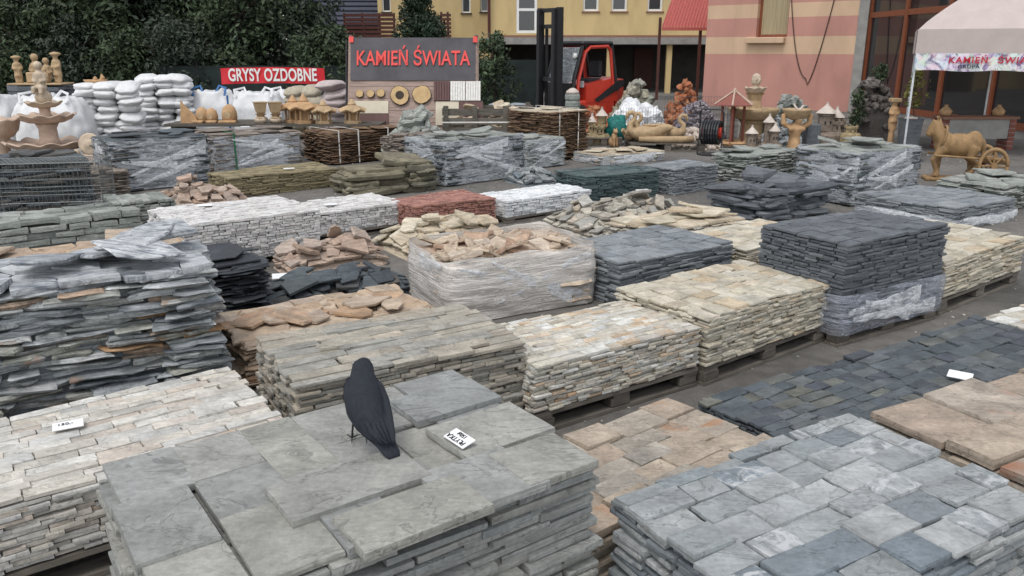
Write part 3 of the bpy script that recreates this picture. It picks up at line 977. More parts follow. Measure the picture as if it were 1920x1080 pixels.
flag_stack('grey_flag_stack', 'stack of grey flags at the right edge behind the horse wheel', (5.95, 9.75), 33, 1.2, .8, .004, .3, (.02, .035), (.2, .45), M_GREENGREY, seed=311, limit=60, ntop=10, topsize=(.25, .45))
t = flag_stack('wrapped_slate_stack', 'film-wrapped grey slate stack behind the wire mesh at left', (-5.483, 11.165), 40, 1.3, 0.9, .02, .70, (.018, .03), (.25, .55), M_DKFLAG, seed=321, limit=60, ntop=14, topsize=(.3, .5), toptilt=.07, toplift=.04, out=.012, tilt=.012)
film(t, 1.3, 0.9, 0, .69, F_CLEAR, 321, .034, .009, .03)
t = flag_stack('wrapped_brown_stack', 'film-wrapped brown slate stack with a green strap', (-4.741, 13.028), 40, 1.45, 0.9, .02, .59, (.015, .028), (.25, .55), M_WRAPBROWN, seed=331, limit=50, ntop=8, topsize=(.4, .6), toptilt=.03, out=.012, tilt=.012)
film(t, 1.45, 0.9, 0, .55, F_CLEAR, 331, .034, .009, .03)
plain('strap_green', (.02, .16, .07), .4)
plain('strap_white', (.75, .73, .68), .45)


def straps(root, w, d, z, xs, mat, wid=.012, dy=.02):
    for x in xs:
        m = MB()
        m.add(box(x, x + wid, -dy - .004, -dy, 0, z + .012)).add(box(x, x + wid, -dy, d + dy, z + .012, z + .016)).add(box(x, x + wid, d + dy, d + dy + .004, 0, z + .012))
        m.obj('strap', mat, root)


straps(t, 1.45, 0.9, .60, (.3,), MATS['strap_green'], .025, .05)
t = flag_stack('strapped_brown_stack', 'rust-brown slate stack bound with white straps below the lanterns', (-3.091, 13.999), 40, 1.45, 1, .02, .53, (.012, .024), (.2, .5), M_BROWN, seed=341, limit=110, ntop=8, topsize=(.4, .6), toptilt=.03)
straps(t, 1.45, 1, .55, (.12, .5, 1.1), MATS['strap_white'], .022, .035)
t = flag_stack('strapped_brown_stack', 'tall rust-brown slate stack with white straps in front of the forklift', (0.649, 14.377), 44, 1, 1, .02, .86, (.014, .026), (.15, .4), M_BROWN, seed=391, limit=130, ntop=7, topsize=(.35, .55), toptilt=.03, topmat=M_YFLAG)
straps(t, 1, 1, .88, (.22, .72), MATS['strap_white'], .02, .035)
stack('olive_tile_block', 'low olive-brown tile block with card, in front of wrapped brown stack', (-3.751, 10.731), 40, 1.65, 0.8, .004, .27, .025, (.15, .28), (.1, .16), M_OLIVE2, 'rough', seed=351, wave=.014, tilt=.02, pname='tile', limit=220)
flag_stack('olive_boulder_stack', 'stack of long mossy olive rock slabs behind the red block', (-2.087, 10.763), 34, 1.2, .65, .004, .30, (.055, .09), (.5, .9), M_MOSS, seed=361, limit=60, out=.09, tilt=.05, ntop=4, topsize=(.5, .8), toptilt=.16, toplift=.1, dep=(.3, .5))
flag_stack('brown_flag_stack', 'narrow brown flag stack squeezed between the strapped and centre wrapped stacks', (-1.847, 13.504), 38, .75, .6, .004, .5, (.02, .035), (.2, .45), M_WRAPBROWN, seed=365, limit=50, ntop=6, topsize=(.3, .5), toptilt=.06)
t = flag_stack('wrapped_grey_stack', 'film-wrapped grey stack at the centre in front of the crate', (-0.952, 11.699), 42, 1.5, 1, .02, .64, (.016, .03), (.25, .5), M_DKFLAG, seed=371, limit=50, ntop=18, topsize=(.3, .5), toptilt=.14, toplift=.07, topmat=M_GREENGREY, out=.012, tilt=.012)
film(t, 1.5, 1, 0, .64, F_CLEAR, 371, .034, .009, .04)
t = flag_stack('wrapped_grey_stack', 'small film-wrapped stack right of the centre wrapped stack', (0.218, 13.425), 42, 0.9, 0.8, .02, .47, (.016, .03), (.2, .4), M_GREENGREY, seed=381, limit=30, ntop=6, topsize=(.3, .45), toptilt=.06, out=.012, tilt=.012)
film(t, 0.9, 0.8, 0, .47, F_CLEAR, 381, .034, .009, .03)
t = flag_stack('wrapped_beige_stack', 'low film-wrapped stack of beige flags in front of the swans', (1.557, 13.993), 33, 1.4, 0.8, .004, .15, (.016, .03), (.2, .5), M_FLAGMIX, seed=401, limit=30, ntop=18, topsize=(.25, .45), toptilt=.05, topmat=M_YFLAG, out=.012, tilt=.012)
film(t, 1.4, 0.8, 0, .15, F_CLEAR, 401, .034, .009, .02)
flag_stack('dark_flag_stack', 'stack of dark and brown flags behind the wire mesh panel', (-5.997, 8.930), 40, 1.2, 0.8, .02, .66, (.03, .06), (.3, .7), M_DKFLAG, seed=411, limit=60, ntop=8, topsize=(.4, .6), toptilt=.04)
flag_stack('brown_flag_stack', 'small stack of brown flags right beside the wire mesh panel', (-5.682, 10.763), 38, .5, .5, .004, .3, (.03, .05), (.25, .5), M_WRAPBROWN, seed=412, limit=30, ntop=4, topsize=(.3, .45))
stack('green_grey_strip_stack', 'small stack of grey-green strips left of the pinkish-white block', (-4.015, 8.097), 38, 0.6, 0.6, .004, .40, .03, (.05, .09), (.2, .3), M_GREENGREY, 'strip', seed=421, wave=.02, tilt=.03, pname='strip', limit=90)
stack('grey_block_stack', 'stack of thick grey stone blocks behind the gneiss at far left', (-4.925, 7.091), 36, 1.5, .55, .004, .38, .065, (.16, .34), (.12, .2), M_GREENGREY, 'rough', seed=422, tilt=.02, pname='block', limit=100)
heap('tan_rubble_heap', 'small heap of tan rubble behind the pinkish-white block', (-4.269, 9.461), 36, 1.2, .6, .34, 60, (.1, .22), (.03, .05), M_PINKFLAG, seed=431, tilt=.35, limit=60)
flag_stack('tan_flag_stack', 'flat tan flags peeking out behind the tall gneiss stack', (-3.9, 5.45), 30, 1.5, .45, .004, .42, (.03, .05), (.3, .6), M_ORANGE, seed=441, limit=60, ntop=8, topsize=(.35, .5), toptilt=.05)
heap('pink_flag_heap', 'heap of pinkish-tan flags behind the slate flag heap', (-1.928, 6.760), 33, 0.95, 0.5, .25, 45, (.14, .28), (.02, .035), M_PINKFLAG, seed=451, tilt=.22, power=2)
heap('yellow_flag_heap', 'heap of pale yellow flags behind the wrapped chip bale', (-0.967, 7.362), 33, 1.25, 0.8, .28, 40, (.2, .38), (.02, .035), M_YFLAG, seed=461, tilt=.14, power=2)
heap('grey_rubble_heap', 'small grey rubble patch under plastic left of the green slate', (0.194, 11.740), 34, .6, .6, .2, 30, (.12, .22), (.03, .05), M_QUARTZ, seed=471, tilt=.3, limit=40)

rng = random.Random(77)
V, F = [], []
for k in range(2600):
    y = rng.uniform(2.2, 16)
    x = rng.uniform(-.62, .62) * y * 1.05 + rng.gauss(0, .2)
    s = rng.uniform(.006, .022) * (1 + .04 * y)
    v, f = PROTO['rock'][rng.randrange(12)]
    o = len(V)
    a, c, q = rng.uniform(0, 6.28), rng.uniform(.6, 1), rng.uniform(.3, .6)
    V += [(x + (px * math.cos(a) - py * math.sin(a) * c) * s, y + (px * math.sin(a) + py * math.cos(a) * c) * s, .4 * s * q + pz * s * q) for px, py, pz in v]
    F += [tuple(i + o for i in t_) for t_ in f]
gc = part('stone_chips', (V, F), stone('chip_mix', [(.3, .29, .27), (.45, .42, .37), (.12, .13, .14), (.5, .47, .42), (.2, .18, .16)], strata=.1), None)
tag(gc, 'loose stone chips scattered over the yard ground', 'stone chips', kind='stuff')

# ------------------------------------------------------------------ buildings
plain('render_yellow', (.58, .44, .22), .9, var=.09, scale=1.3, stretch=(1, 1, .35), bump=.1)
plain('render_cream', (.60, .42, .28), .9, var=.09, scale=1.3, stretch=(1, 1, .35), bump=.1)
plain('render_pink', (.49, .25, .20), .9, var=.09, scale=1.3, stretch=(1, 1, .35), bump=.1)
plain('concrete', (.30, .29, .27), .9, var=.12, scale=4, bump=.2)
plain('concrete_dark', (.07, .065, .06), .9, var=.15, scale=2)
plain('brown_paint', (.09, .03, .022), .5, var=.15)
plain('band_brown', (.25, .125, .085), .8, var=.08)
plain('white_paint', (.78, .78, .76), .45, var=.05)
plain('wood_frame', (.22, .065, .028), .4, var=.15, scale=6, stretch=(1, 1, 8))
plain('curtain', (.40, .33, .2), .8, var=.25, scale=3, stretch=(26, 1, .2))
plain('roof_red', (.45, .11, .09), .5, var=.1)
plain('roof_dark', (.045, .05, .075), .6, var=.15)
plain('net_green', (.012, .022, .02), .8, var=.3, scale=3)
plain('steel_white', (.62, .63, .64), .35, var=.06)
plain('steel_dark', (.02, .02, .022), .5, var=.2)
plain('cable', (.06, .035, .03), .6)
GLASS = glass_mat('window_glass', (.05, .055, .06), .06)
GLASS_D = glass_mat('shop_glass', (.018, .018, .02), .04)


def wall_holes(x0, x1, z0, z1, holes, y0, y1):
    """A wall with real openings."""
    m = MB()
    xs = sorted({x0, x1, *[h[0] for h in holes], *[h[1] for h in holes]})
    zs = sorted({z0, z1, *[h[2] for h in holes], *[h[3] for h in holes]})
    for i in range(len(xs) - 1):
        for j in range(len(zs) - 1):
            cx, cz = (xs[i] + xs[i + 1]) / 2, (zs[j] + zs[j + 1]) / 2
            if any(h[0] < cx < h[1] and h[2] < cz < h[3] for h in holes):
                continue
            m.add(box(xs[i], xs[i + 1], y0, y1, zs[j], zs[j + 1]))
    return m


def window(root, x0, x1, z0, z1, y, fr, t=.07, mull=True, sill=None, cross=None, curtain=False):
    m = MB()
    m.add(box(x0, x0 + t, y, y + .06, z0, z1)).add(box(x1 - t, x1, y, y + .06, z0, z1)).add(box(x0 + t, x1 - t, y, y + .06, z0, z0 + t)).add(box(x0 + t, x1 - t, y, y + .06, z1 - t, z1))
    if cross:
        m.add(box(x0 + t, x1 - t, y + .002, y + .058, cross - t / 2, cross + t / 2))
    o = m.obj('window', fr, root)
    part('pane', box(x0 + t * .8, x1 - t * .8, y + .025, y + .035, z0 + t * .8, z1 - t * .8), GLASS, o)
    if curtain:
        part('curtain', box(x0 + t, x1 - t, y + .012, y + .02, z0 + t, z1 - t), MATS['curtain'], o)
    if sill:
        part('sill', box(x0 - .06, x1 + .06, y - .22, y + .02, z0 - .06, z0 - .003), sill, o)
    return o


# yellow house, main wing with open carport under it
h = thing('yellow_house', 'yellow house with white windows and a dark open carport below', 'house', (0, 40, 0))
zs = 2.599
win = [(0.204, 1.173, 2.695, 5.0), (3.316, 4.055, 3.670, 4.9), (4.642, 5.381, 3.670, 4.9), (6.325, 7.039, 3.670, 4.9)]
x0, x1 = -1.097, 11.732
wall_holes(x0, x1, zs, 6.6, win, 0, .3).obj('wall', MATS['render_yellow'], h)
for i, w_ in enumerate(win):
    window(h, *w_, .16 if i else .03, MATS['white_paint'], .1 if i else .12, sill=MATS['band_brown'] if i else None, cross=3.741 if i == 0 else None)
part('band', box(x0, x1, -.02, .3, zs - .12, zs - .003), MATS['band_brown'], h)
part('carport_slab', box(x0 - .1, x1, -1.6, 4.8, zs - .42, zs - .123), MATS['concrete'], h)
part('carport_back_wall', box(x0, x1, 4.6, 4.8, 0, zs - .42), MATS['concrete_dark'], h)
part('carport_side_wall', box(x0 - .1, x0 + .1, -.8, 4.6, 0, zs - .42), MATS['render_yellow'], h)
part('carport_door', box(6.453, 7.435, 4.5, 4.59, 0, 2.0), MATS['brown_paint'], h)
for px in (4.466, 7.205):
    part('post', box(px - .12, px + .12, -1.4, -1.16, 0, zs - .42), MATS['render_yellow'], h)
part('roof', prism([(x0 - .6, -.8), (x1 + .5, -.8), (x1 + .5, 8), (x0 - .6, 8)], 6.6, 8.4, .5), MATS['roof_red'], h)
# yellow house, set-back wing
h2 = thing('yellow_wing', 'set-back yellow wing left of the brown downpipe, partly behind the thuja', 'house', (0, 42, 0))
win = [(-2.464, -2.035, 3.684, 5.0), (-1.553, -1.152, 3.734, 5.0), (-6.374, -5.945, 3.734, 5.0)]
wall_holes(-6.588, -0.911, 0, 6.8, win, 0, .3).obj('wall', MATS['render_yellow'], h2)
for w_ in win:
    window(h2, *w_, .14, MATS['white_paint'], .06, sill=MATS['concrete_dark'])
part('roof', prism([(-6.963, -.8), (-0.911, -.8), (-0.911, 8), (-6.963, 8)], 6.8, 8.6, .5), MATS['roof_red'], h2)
part('downpipe', tube([(-1.063, -2.3, 0), (-1.063, -2.3, 6.5)], .07, 8), MATS['brown_paint'], h2)
# balcony with board railing
b = thing('balcony_railing', 'dark brown board railing of a balcony left of the thuja', 'railing', (0, 41, 0))
for k, (px0, px1) in enumerate((-8.104, -5.621) for _ in range(6)):
    z = 2.518 + k * .19
    part('board', box(px0, px1, -.03, 0, z, z + .13), MATS['brown_paint'], b)
for px in (-8.052, -7.189, -6.379, -5.673):
    part('post', box(px - .05, px + .05, .001, .1, 0, 3.642), MATS['brown_paint'], b)
part('floor', box(-8.104, -5.621, .101, .98, 1.9, 2.1), MATS['concrete_dark'], b)
b = thing('balcony_railing', 'short dark brown board railing right of the thuja', 'railing', (0, 41, 0))
for k in range(6):
    z = 2.518 + k * .19
    part('board', box(-3.451, -2.928, -.03, 0, z, z + .13), MATS['brown_paint'], b)
for px in (-3.398, -3.085):
    part('post', box(px - .05, px + .05, .001, .1, 0, 3.690), MATS['brown_paint'], b)
# house with dark roof
h3 = thing('dark_roof_house', 'house with a dark blue-grey lapped roof behind the trees', 'house', (0, 46, 0))
part('wall', box(-11.732, -7.157, .4, 5, 0, 3.3), MATS['concrete_dark'], h3)
for k in range(12):
    y, z = -.4 + k * .3, 3.2 + k * .26
    part('roof_course', box(-12.025, -7.157, y, y + .4, z, z + .05), MATS['roof_dark'], h3, M=None)
part('roof_underside', ([(-11.996, -.35, 3.18), (-7.186, -.35, 3.18), (-7.186, 3.2, 6.25), (-11.996, 3.2, 6.25)], [(0, 1, 2, 3)]), MATS['roof_dark'], h3)
# small shed
s = thing('garden_shed', 'small grey shed with a pitched roof behind the sign frame', 'shed', (-5.917, 29, 0))
part('wall', box(-.8, 1.0, 0, 1.6, 0, 1.5), MATS['concrete'], s)
part('roof', ([(-1.1, -.1, 1.42), (1.1, -.1, 1.95), (1.1, 1.7, 1.95), (-1.1, 1.7, 1.42), (-1.1, -.1, 1.5), (1.1, -.1, 2.03), (1.1, 1.7, 2.03), (-1.1, 1.7, 1.5)], box(0, 1, 0, 1, 0, 1)[1]), MATS['concrete'], s)


def screen(label, x0, x1, y, z, n):
    f = thing('screen_fence', label, 'fence', (x0, y, 0))
    w_ = (x1 - x0) / n
    for k in range(n):
        part('netting_panel', box(k * w_ + .03, (k + 1) * w_ - .03, -.01, .01, .05, z), MATS['net_green'], f)
    for k in range(n + 1):
        part('post', tube([(k * w_, .0, 0), (k * w_, .0, z + .08)], .028, 6), MATS['steel_dark'], f)


screen('dark green netting fence behind the white sacks', -10.941, -5.056, 26, 1.45, 5)
screen('dark green netting fence left of the forklift', -1.836, 0.842, 24, 1.65, 2)

# pink striped building and glazed shop front
ax, ay = 6.867, 30.0
bx_, by = 10.844, 26.7
L = math.hypot(bx_ - ax, by - ay)
p = thing('pink_building', 'building with pink and cream painted stripes and one brown window', 'building', (ax, ay, 0), math.atan2(by - ay, bx_ - ax))
zz = [0, 1.791, 2.352, 2.961, 3.405, 4.123, 4.642, 7]
wx0, wx1, wz = L * .355, L * .565, 2.336
for i in range(7):
    m = MATS['render_pink' if i % 2 == 0 else 'render_cream']
    hs_ = [(wx0, wx1, max(wz, zz[i]), zz[i + 1])] if zz[i + 1] > wz and zz[i] < 5.6 else []
    wall_holes(0, L, zz[i], zz[i + 1], hs_, 0, .3).obj('wall_band', m, p)
part('side_wall', box(0, .3, .301, 6, 0, 7), MATS['render_pink'], p)
part('roof', box(-.2, L + .2, -.25, 6, 7.003, 7.3), MATS['roof_red'], p)
wo_ = window(p, wx0, wx1, wz, 5.6, .2, MATS['wood_frame'], .09, curtain=True)
part('sill', bbox(wx0 - .28, wx1 - .03, -.2, .19, wz - .2, wz - .003, .02), MATS['render_cream'], wo_)
part('pilaster', box(L + .003, L + .3, -.06, .3, 0, 7), MATS['concrete'], p)
cp = []
for k in range(25):
    t_ = k / 24
    x = L * (.535 + .31 * t_ + .04 * t_ * t_)
    z = 5.2 - 13 * t_ * (1.12 - t_) - .2 * t_ if t_ < .56 else .78 + 14 * (t_ - .56) ** 1.5
    cp.append((x, -.03, max(.7, z)))
tag(part('hanging_cable', tube(cp, .016, 5), MATS['cable'], None), 'thin dark cable hanging in a loop on the pink wall', 'cable').matrix_world = Matrix.Translation((ax, ay, 0)) @ Matrix.Rotation(math.atan2(by - ay, bx_ - ax), 4, 'Z')
# glazed front
cx_, cy_ = 11.5, 17.6
bx2, by2 = bx_ + .28, by - .22
L2 = math.hypot(cx_ - bx2, cy_ - by2)
s = thing('shop_front', 'tall shop window front with reddish-brown wooden frames', 'shop front', (bx2, by2, 0), math.atan2(cy_ - by2, cx_ - bx2))
levels = (.25, 2.95, 5.6)
n = 4
for i in range(n):
    for j in range(2):
        part('pane', box(i * L2 / n + .08, (i + 1) * L2 / n - .08, .02, .04, levels[j] + .07, levels[j + 1] - .07), GLASS_D, s)
for i in range(n + 1):
    part('mullion', box(i * L2 / n - .08, i * L2 / n + .08, -.04, .1, 0, 5.7), MATS['wood_frame'], s)
for z in levels:
    for i in range(n):
        part('transom', box(i * L2 / n + .081, (i + 1) * L2 / n - .081, -.03, .09, z - .08, z + .08), MATS['wood_frame'], s)
part('roof', box(-.2, L2, -.3, 5, 5.71, 6.0), MATS['concrete'], s)
part('plinth', box(.081, L2 - .081, 0, .08, 0, .165), MATS['concrete'], s)
s = thing('shop_wall', 'dark red-brown shop wall with glass door behind the tent', 'building', (cx_, cy_, 0), R(-14))
wall_holes(.09, 6, 0, 5.7, [(.5, 1.5, .05, 2.3), (1.7, 2.7, .05, 2.3)], 0, .2).obj('wall', MATS['band_brown'], s)
for x in (.5, 1.7):
    window(s, x, x + 1.0, .05, 2.3, .08, MATS['steel_white'], .05)
part('roof', box(0, 6, -.3, 5, 5.71, 6.0), MATS['concrete'], s)
# red sheet canopy
c = thing('red_canopy', 'red corrugated sheet canopy on posts left of the pink building', 'canopy', (0, 33, 0))
rx0, rx1 = 5.702, 8.101
nn = 40
V, F = [], []
for i in range(nn + 1):
    x = rx0 + (rx1 - rx0) * i / nn
    dz = .025 * math.cos(i * PI)
    V += [(x, -.6, 2.753 + dz), (x + .95, 2.2, 2.753 + 1.5 + dz)]
for i in range(nn):
    F.append((2 * i, 2 * i + 2, 2 * i + 3, 2 * i + 1))
part('sheet', (V, F), MATS['roof_red'], c)
part('fascia', box(rx0, rx1, -.64, -.605, 2.635, 2.753), MATS['roof_red'], c)
for px in (7.217, ):
    part('post', box(px - .05, px + .05, -.5, -.4, 0, 2.675), MATS['brown_paint'], c)
part('post', box(rx0 + .06, rx0 + .16, .4, .5, 0, 2.753 + .4), MATS['brown_paint'], c)

# ------------------------------------------------------------------ trees
plain('bark', (.06, .045, .035), .9, var=.3, scale=6, bump=.5)


def leaf_mat(name, pal):
    m, nt, bs = _new(name)
    ge = N(nt, 'NewGeometry')
    col = ramp(nt, ge.outputs['Random Per Island'], [(i / (len(pal) - 1), c) for i, c in enumerate(pal)])
    nz = tex_noise(nt, ge.outputs['Position'], 1.1, 4, .6)
    col = mixc(nt, 1.0, col, ramp(nt, nz, [(.3, .6), (.7, 1.3)]), 'MULTIPLY')
    nt.links.new(col, bs.inputs['Base Color'])
    bs.inputs['Roughness'].default_value = .55
    bs.inputs['Specular IOR Level'].default_value = .3
    MATS[name] = m
    return m


LEAF1 = leaf_mat('leaves_dark', [(.022, .033, .024), (.037, .052, .035), (.056, .072, .048), (.027, .04, .028)])
LEAF2 = leaf_mat('leaves_mid', [(.024, .04, .02), (.042, .064, .03), (.062, .088, .042), (.03, .046, .023)])
LEAF3 = leaf_mat('thuja_scales', [(.014, .028, .016), (.022, .04, .022), (.032, .052, .026)])
LEAF4 = leaf_mat('leaves_yellow', [(.16, .16, .04), (.22, .2, .05), (.1, .12, .03)])


def tree(name, label, x, y, h, rad, nleaf, mat, seed, leaf=.12, low=.6, cat='tree', narrow=False, group='trees and shrubs behind the yard', trunk=.14):
    rng = random.Random(seed)
    t = thing(name, label, cat, (x, y, 0), 0, group)
    m = MB()
    m.add(tube([(0, 0, 0), (.06, .03, h * .35), (-.04, 0, h * .7), (0, 0, h * .95)], [trunk, trunk * .8, trunk * .5, .02], 8))
    for k in range(9):
        a, z = rng.uniform(0, 6.28), h * rng.uniform(.25, .75)
        q = rad * rng.uniform(.5, .85) * (.4 if narrow else 1)
        m.add(tube([(0, 0, z), (math.cos(a) * q * .5, math.sin(a) * q * .5, z + q * .3), (math.cos(a) * q, math.sin(a) * q, z + q * .5)], [trunk * .4, trunk * .25, .012], 5))
    m.obj('trunk', MATS['bark'], t)
    cl = []
    for k in range(70 if not narrow else 120):
        u, a = rng.random(), rng.uniform(0, 6.28)
        z = low + (h - low) * u
        if narrow:
            rr = rad * (1 - u ** 1.8) ** .7 * rng.uniform(.0, .85)
            cr = rad * rng.uniform(.4, .55) * (1.2 - u)
        else:
            rr = rad * math.sqrt(max(.05, 1 - (2 * u - .9) ** 2 * .8)) * rng.uniform(.2, 1.0)
            cr = rad * rng.uniform(.2, .42)
        cl.append((math.cos(a) * rr, math.sin(a) * rr, z, cr))
    V, F = [], []
    for k in range(nleaf):
        cx, cy, cz, cr = cl[rng.randrange(len(cl))]
        d = Vector((rng.gauss(0, 1), rng.gauss(0, 1), rng.gauss(0, 1))).normalized() * cr * rng.uniform(.55, 1.05)
        c_ = Vector((cx, cy, cz)) + d
        if c_.z < .05:
            continue
        n_ = (d.normalized() + Vector((rng.gauss(0, .6), rng.gauss(0, .6), rng.gauss(.2, .6)))).normalized()
        a_ = n_.orthogonal().normalized()
        a_ = Matrix.Rotation(rng.uniform(0, 6.28), 3, n_) @ a_
        b_ = n_.cross(a_)
        s_ = leaf * rng.uniform(.6, 1.3)
        o = len(V)
        V += [tuple(c_ - a_ * s_), tuple(c_ - b_ * s_ * .45 + n_ * s_ * .15), tuple(c_ + a_ * s_), tuple(c_ + b_ * s_ * .45 + n_ * s_ * .15)]
        F.append((o, o + 1, o + 2, o + 3))
    part('crown', (V, F), mat, t)['kind'] = 'stuff'
    return t


LT = ['dark broadleaf tree at the far left edge', 'dark broadleaf tree left of the clay figures', 'tall dark tree above the first white sack pile', 'dark tree above the second white sack pile',
      'dark tree above the red banner', 'dark tree at the right end of the tree row', 'lighter green shrub tree at left in front of the row']
TP = [(-60, 30, 7.5, 2.7, 0), (70, 29, 7.0, 2.6, 0), (205, 28.5, 7.8, 2.8, 1), (330, 29.5, 8.2, 2.9, 0), (450, 28.5, 7.4, 2.6, 1), (520, 29.5, 6.6, 2.1, 0), (40, 26.5, 3.2, 1.3, 1)]
TX = [-19.511, -16.457, -13.720, -11.850, -9.268, -8.276, -15.545]
for k, (px, yy, hh, rr, mm) in enumerate(TP):
    tree('broadleaf_tree', LT[k], TX[k], yy, hh, rr, 17000 if hh > 5 else 6000, (LEAF1, LEAF2)[mm], 900 + k, .1 if hh > 5 else .08, .5)
for k, (xx, yy) in enumerate(((-17.464, 33), (-14.738, 33.5), (-11.783, 33), (-10.787, 33.5))):
    tree('broadleaf_tree', ['dark tree far behind the clay figures', 'dark tree far behind the sack piles', 'dark tree far behind the bulk bag', 'dark tree far behind the red banner'][k], xx, yy, 9.0, 3.6, 12000, LEAF1, 930 + k, .16, .5)
tree('thuja', 'dense dark thuja standing behind the big sign', -2.999, 28, 5.6, .9, 30000, LEAF3, 950, .065, .3, narrow=True)
tree('leafy_shrub', 'leafy green shrub at the right end of the big sign', -0.502, 22.5, 2.25, .62, 2600, LEAF2, 951, .07, .3, cat='shrub', trunk=.05)

for k, (xx, hh) in enumerate(((-17.043, 2.6), (-14.954, 2.3), (-13.686, 2.7), (-11.997, 2.4), (-10.509, 2.6), (-5.786, 2.5))):
    tree('hedge_shrub', ['dark shrub at the left edge under the trees', 'dark shrub behind the clay figure group', 'dark shrub behind the small clay boat', 'dark shrub behind the second sack pile', 'dark shrub left of the red banner', 'dark shrub between banner and display board'][k], xx, 26.6, hh, 1.25, 7000, (LEAF1, LEAF2)[k % 2], 970 + k, .08, .15, cat='shrub', trunk=.05)

# ------------------------------------------------------------------ sign boards
plain('tarp_dark', (.065, .06, .068), .55, var=.2, scale=3, bump=.3)
plain('red_letters', (.72, .06, .05), .5, var=.1)
plain('red_banner', (.6, .02, .03), .45, var=.06)
plain('white_letters', (.75, .75, .72), .5, var=.04)
plain('board_pink', (.34, .25, .21), .8, var=.15, scale=4, stretch=(1, 8, 8))
plain('board_cream', (.55, .49, .38), .7, var=.05)
plain('board_brown', (.115, .06, .055), .7, var=.08)
plain('board_plain', (.33, .23, .1), .8, var=.12)
plain('wood_cut', (.52, .36, .18), .8, var=.15, scale=5)
plain('birch', (.72, .7, .66), .8, var=.1, scale=20)
plain('clay_gold', (.43, .305, .175), .75, var=.14, scale=9, bump=.25)
plain('clay_pale', (.52, .42, .31), .8, var=.16, scale=9, bump=.25)
plain('clay_orange', (.47, .29, .15), .75, var=.15, scale=9, bump=.25)
plain('clay_pink', (.52, .39, .30), .8, var=.18, scale=6, bump=.25)
plain('sack_white', (.68, .68, .68), .6, var=.08, scale=7, bump=.3)
plain('sack_tan', (.42, .37, .28), .7, var=.12, scale=7, bump=.3)
plain('sack_pink', (.5, .42, .41), .7, var=.1, scale=7, bump=.3)
plain('sack_grey', (.27, .30, .33), .5, var=.15, scale=7, bump=.3)
plain('strap_blue', (.04, .14, .33), .6)

b = thing('red_banner', 'red banner with white words GRYSY OZDOBNE on the fence', 'banner', (-7.990, 23.000, 1.437))
bw, bh = -5.177 - -8.022, 1.437 - 1.012
V, F = [], []
for i in range(21):
    for j in range(5):
        V.append((bw * i / 20, .015 * math.sin(i * .9 + j), -bh * j / 4 + .03 * math.sin(PI * i / 20) - .0))
for i in range(20):
    for j in range(4):
        F.append((i * 5 + j, i * 5 + j + 1, i * 5 + j + 6, i * 5 + j + 5))
part('sheet', (V, F), MATS['red_banner'], b, True)
text('lettering', 'GRYSY OZDOBNE', .46, MATS['white_letters'], b, T(bw / 2, -.03, -bh / 2 + .02, PI / 2), .011, sx=.63, space=1.04)

# A-frame sign with samples fixed to it
sy, zt = 16.2, 2.144
sx0, sx1 = -3.099, -0.671
sw = sx1 - sx0
lean = math.atan2(.75, zt)
sg = thing('display_board', 'leaning display board with dark sheet reading KAMIEŃ ŚWIATA in red', 'sign', (sx0, sy - .75, 0))
LM = T(0, 0, 0, -lean)           # board frame: x along the board, y into it, z up the slope
hb = math.hypot(zt, .75)


def bp(name, x0, x1, y0, y1, z0, z1, mat, par=None, M=None):
    return part(name, box(x0, x1, y0, y1, z0, z1), MATS[mat], par or sg, M=LM if M is None else M)


for k in range(9):
    z = hb * .07 + k * hb * .103
    bp('plank', 0, sw, .001, .03, z, z + hb * .1, 'board_pink')
for x in (-.03, sw - .05):
    bp('frame_post', x, x + .08, .031, .1, 0, hb + .02, 'board_pink')
    part('back_leg', tube([(x + .04, .78, hb * .96), (x + .04, 1.5, 0)], .035, 6), MATS['wood_grey'], sg)
part('side_sheet', ([(-.06, .1, .05), (-.06, .72, hb * .93), (-.06, 1.4, .05), (-.07, .1, .05), (-.07, .72, hb * .93), (-.07, 1.4, .05)], [(0, 1, 2), (3, 5, 4), (0, 3, 4, 1), (1, 4, 5, 2), (2, 5, 3, 0)]), MATS['tarp_dark'], sg)
V, F = [], []
tz0, tz1 = hb * .63, hb * .995
for i in range(25):
    for j in range(9):
        x, z = sw * (.01 + .98 * i / 24), tz0 + (tz1 - tz0) * j / 8
        V.append(tuple(LM @ Vector((x, -.02 + .014 * noise.noise(Vector((x * 3 + z * 2, z * 3, 2))), z))))
for i in range(24):
    for j in range(8):
        F.append((i * 9 + j, i * 9 + 9 + j, i * 9 + 10 + j, i * 9 + 1 + j))
sh = part('sheet', (V, F), MATS['tarp_dark'], sg, True)
text('lettering', 'KAMIEŃ ŚWIATA', .40, MATS['red_letters'], sh, LM @ T(sw * .5, -.045, hb * .81, PI / 2), .005, sx=.70, space=1.0)
for x in (.0, sw - .07):
    bp('corner_patch', x, x + .08, -.05, -.04, hb * .95, hb, 'red_letters')


def on_board(u, v):
    return u * sw, hb * v


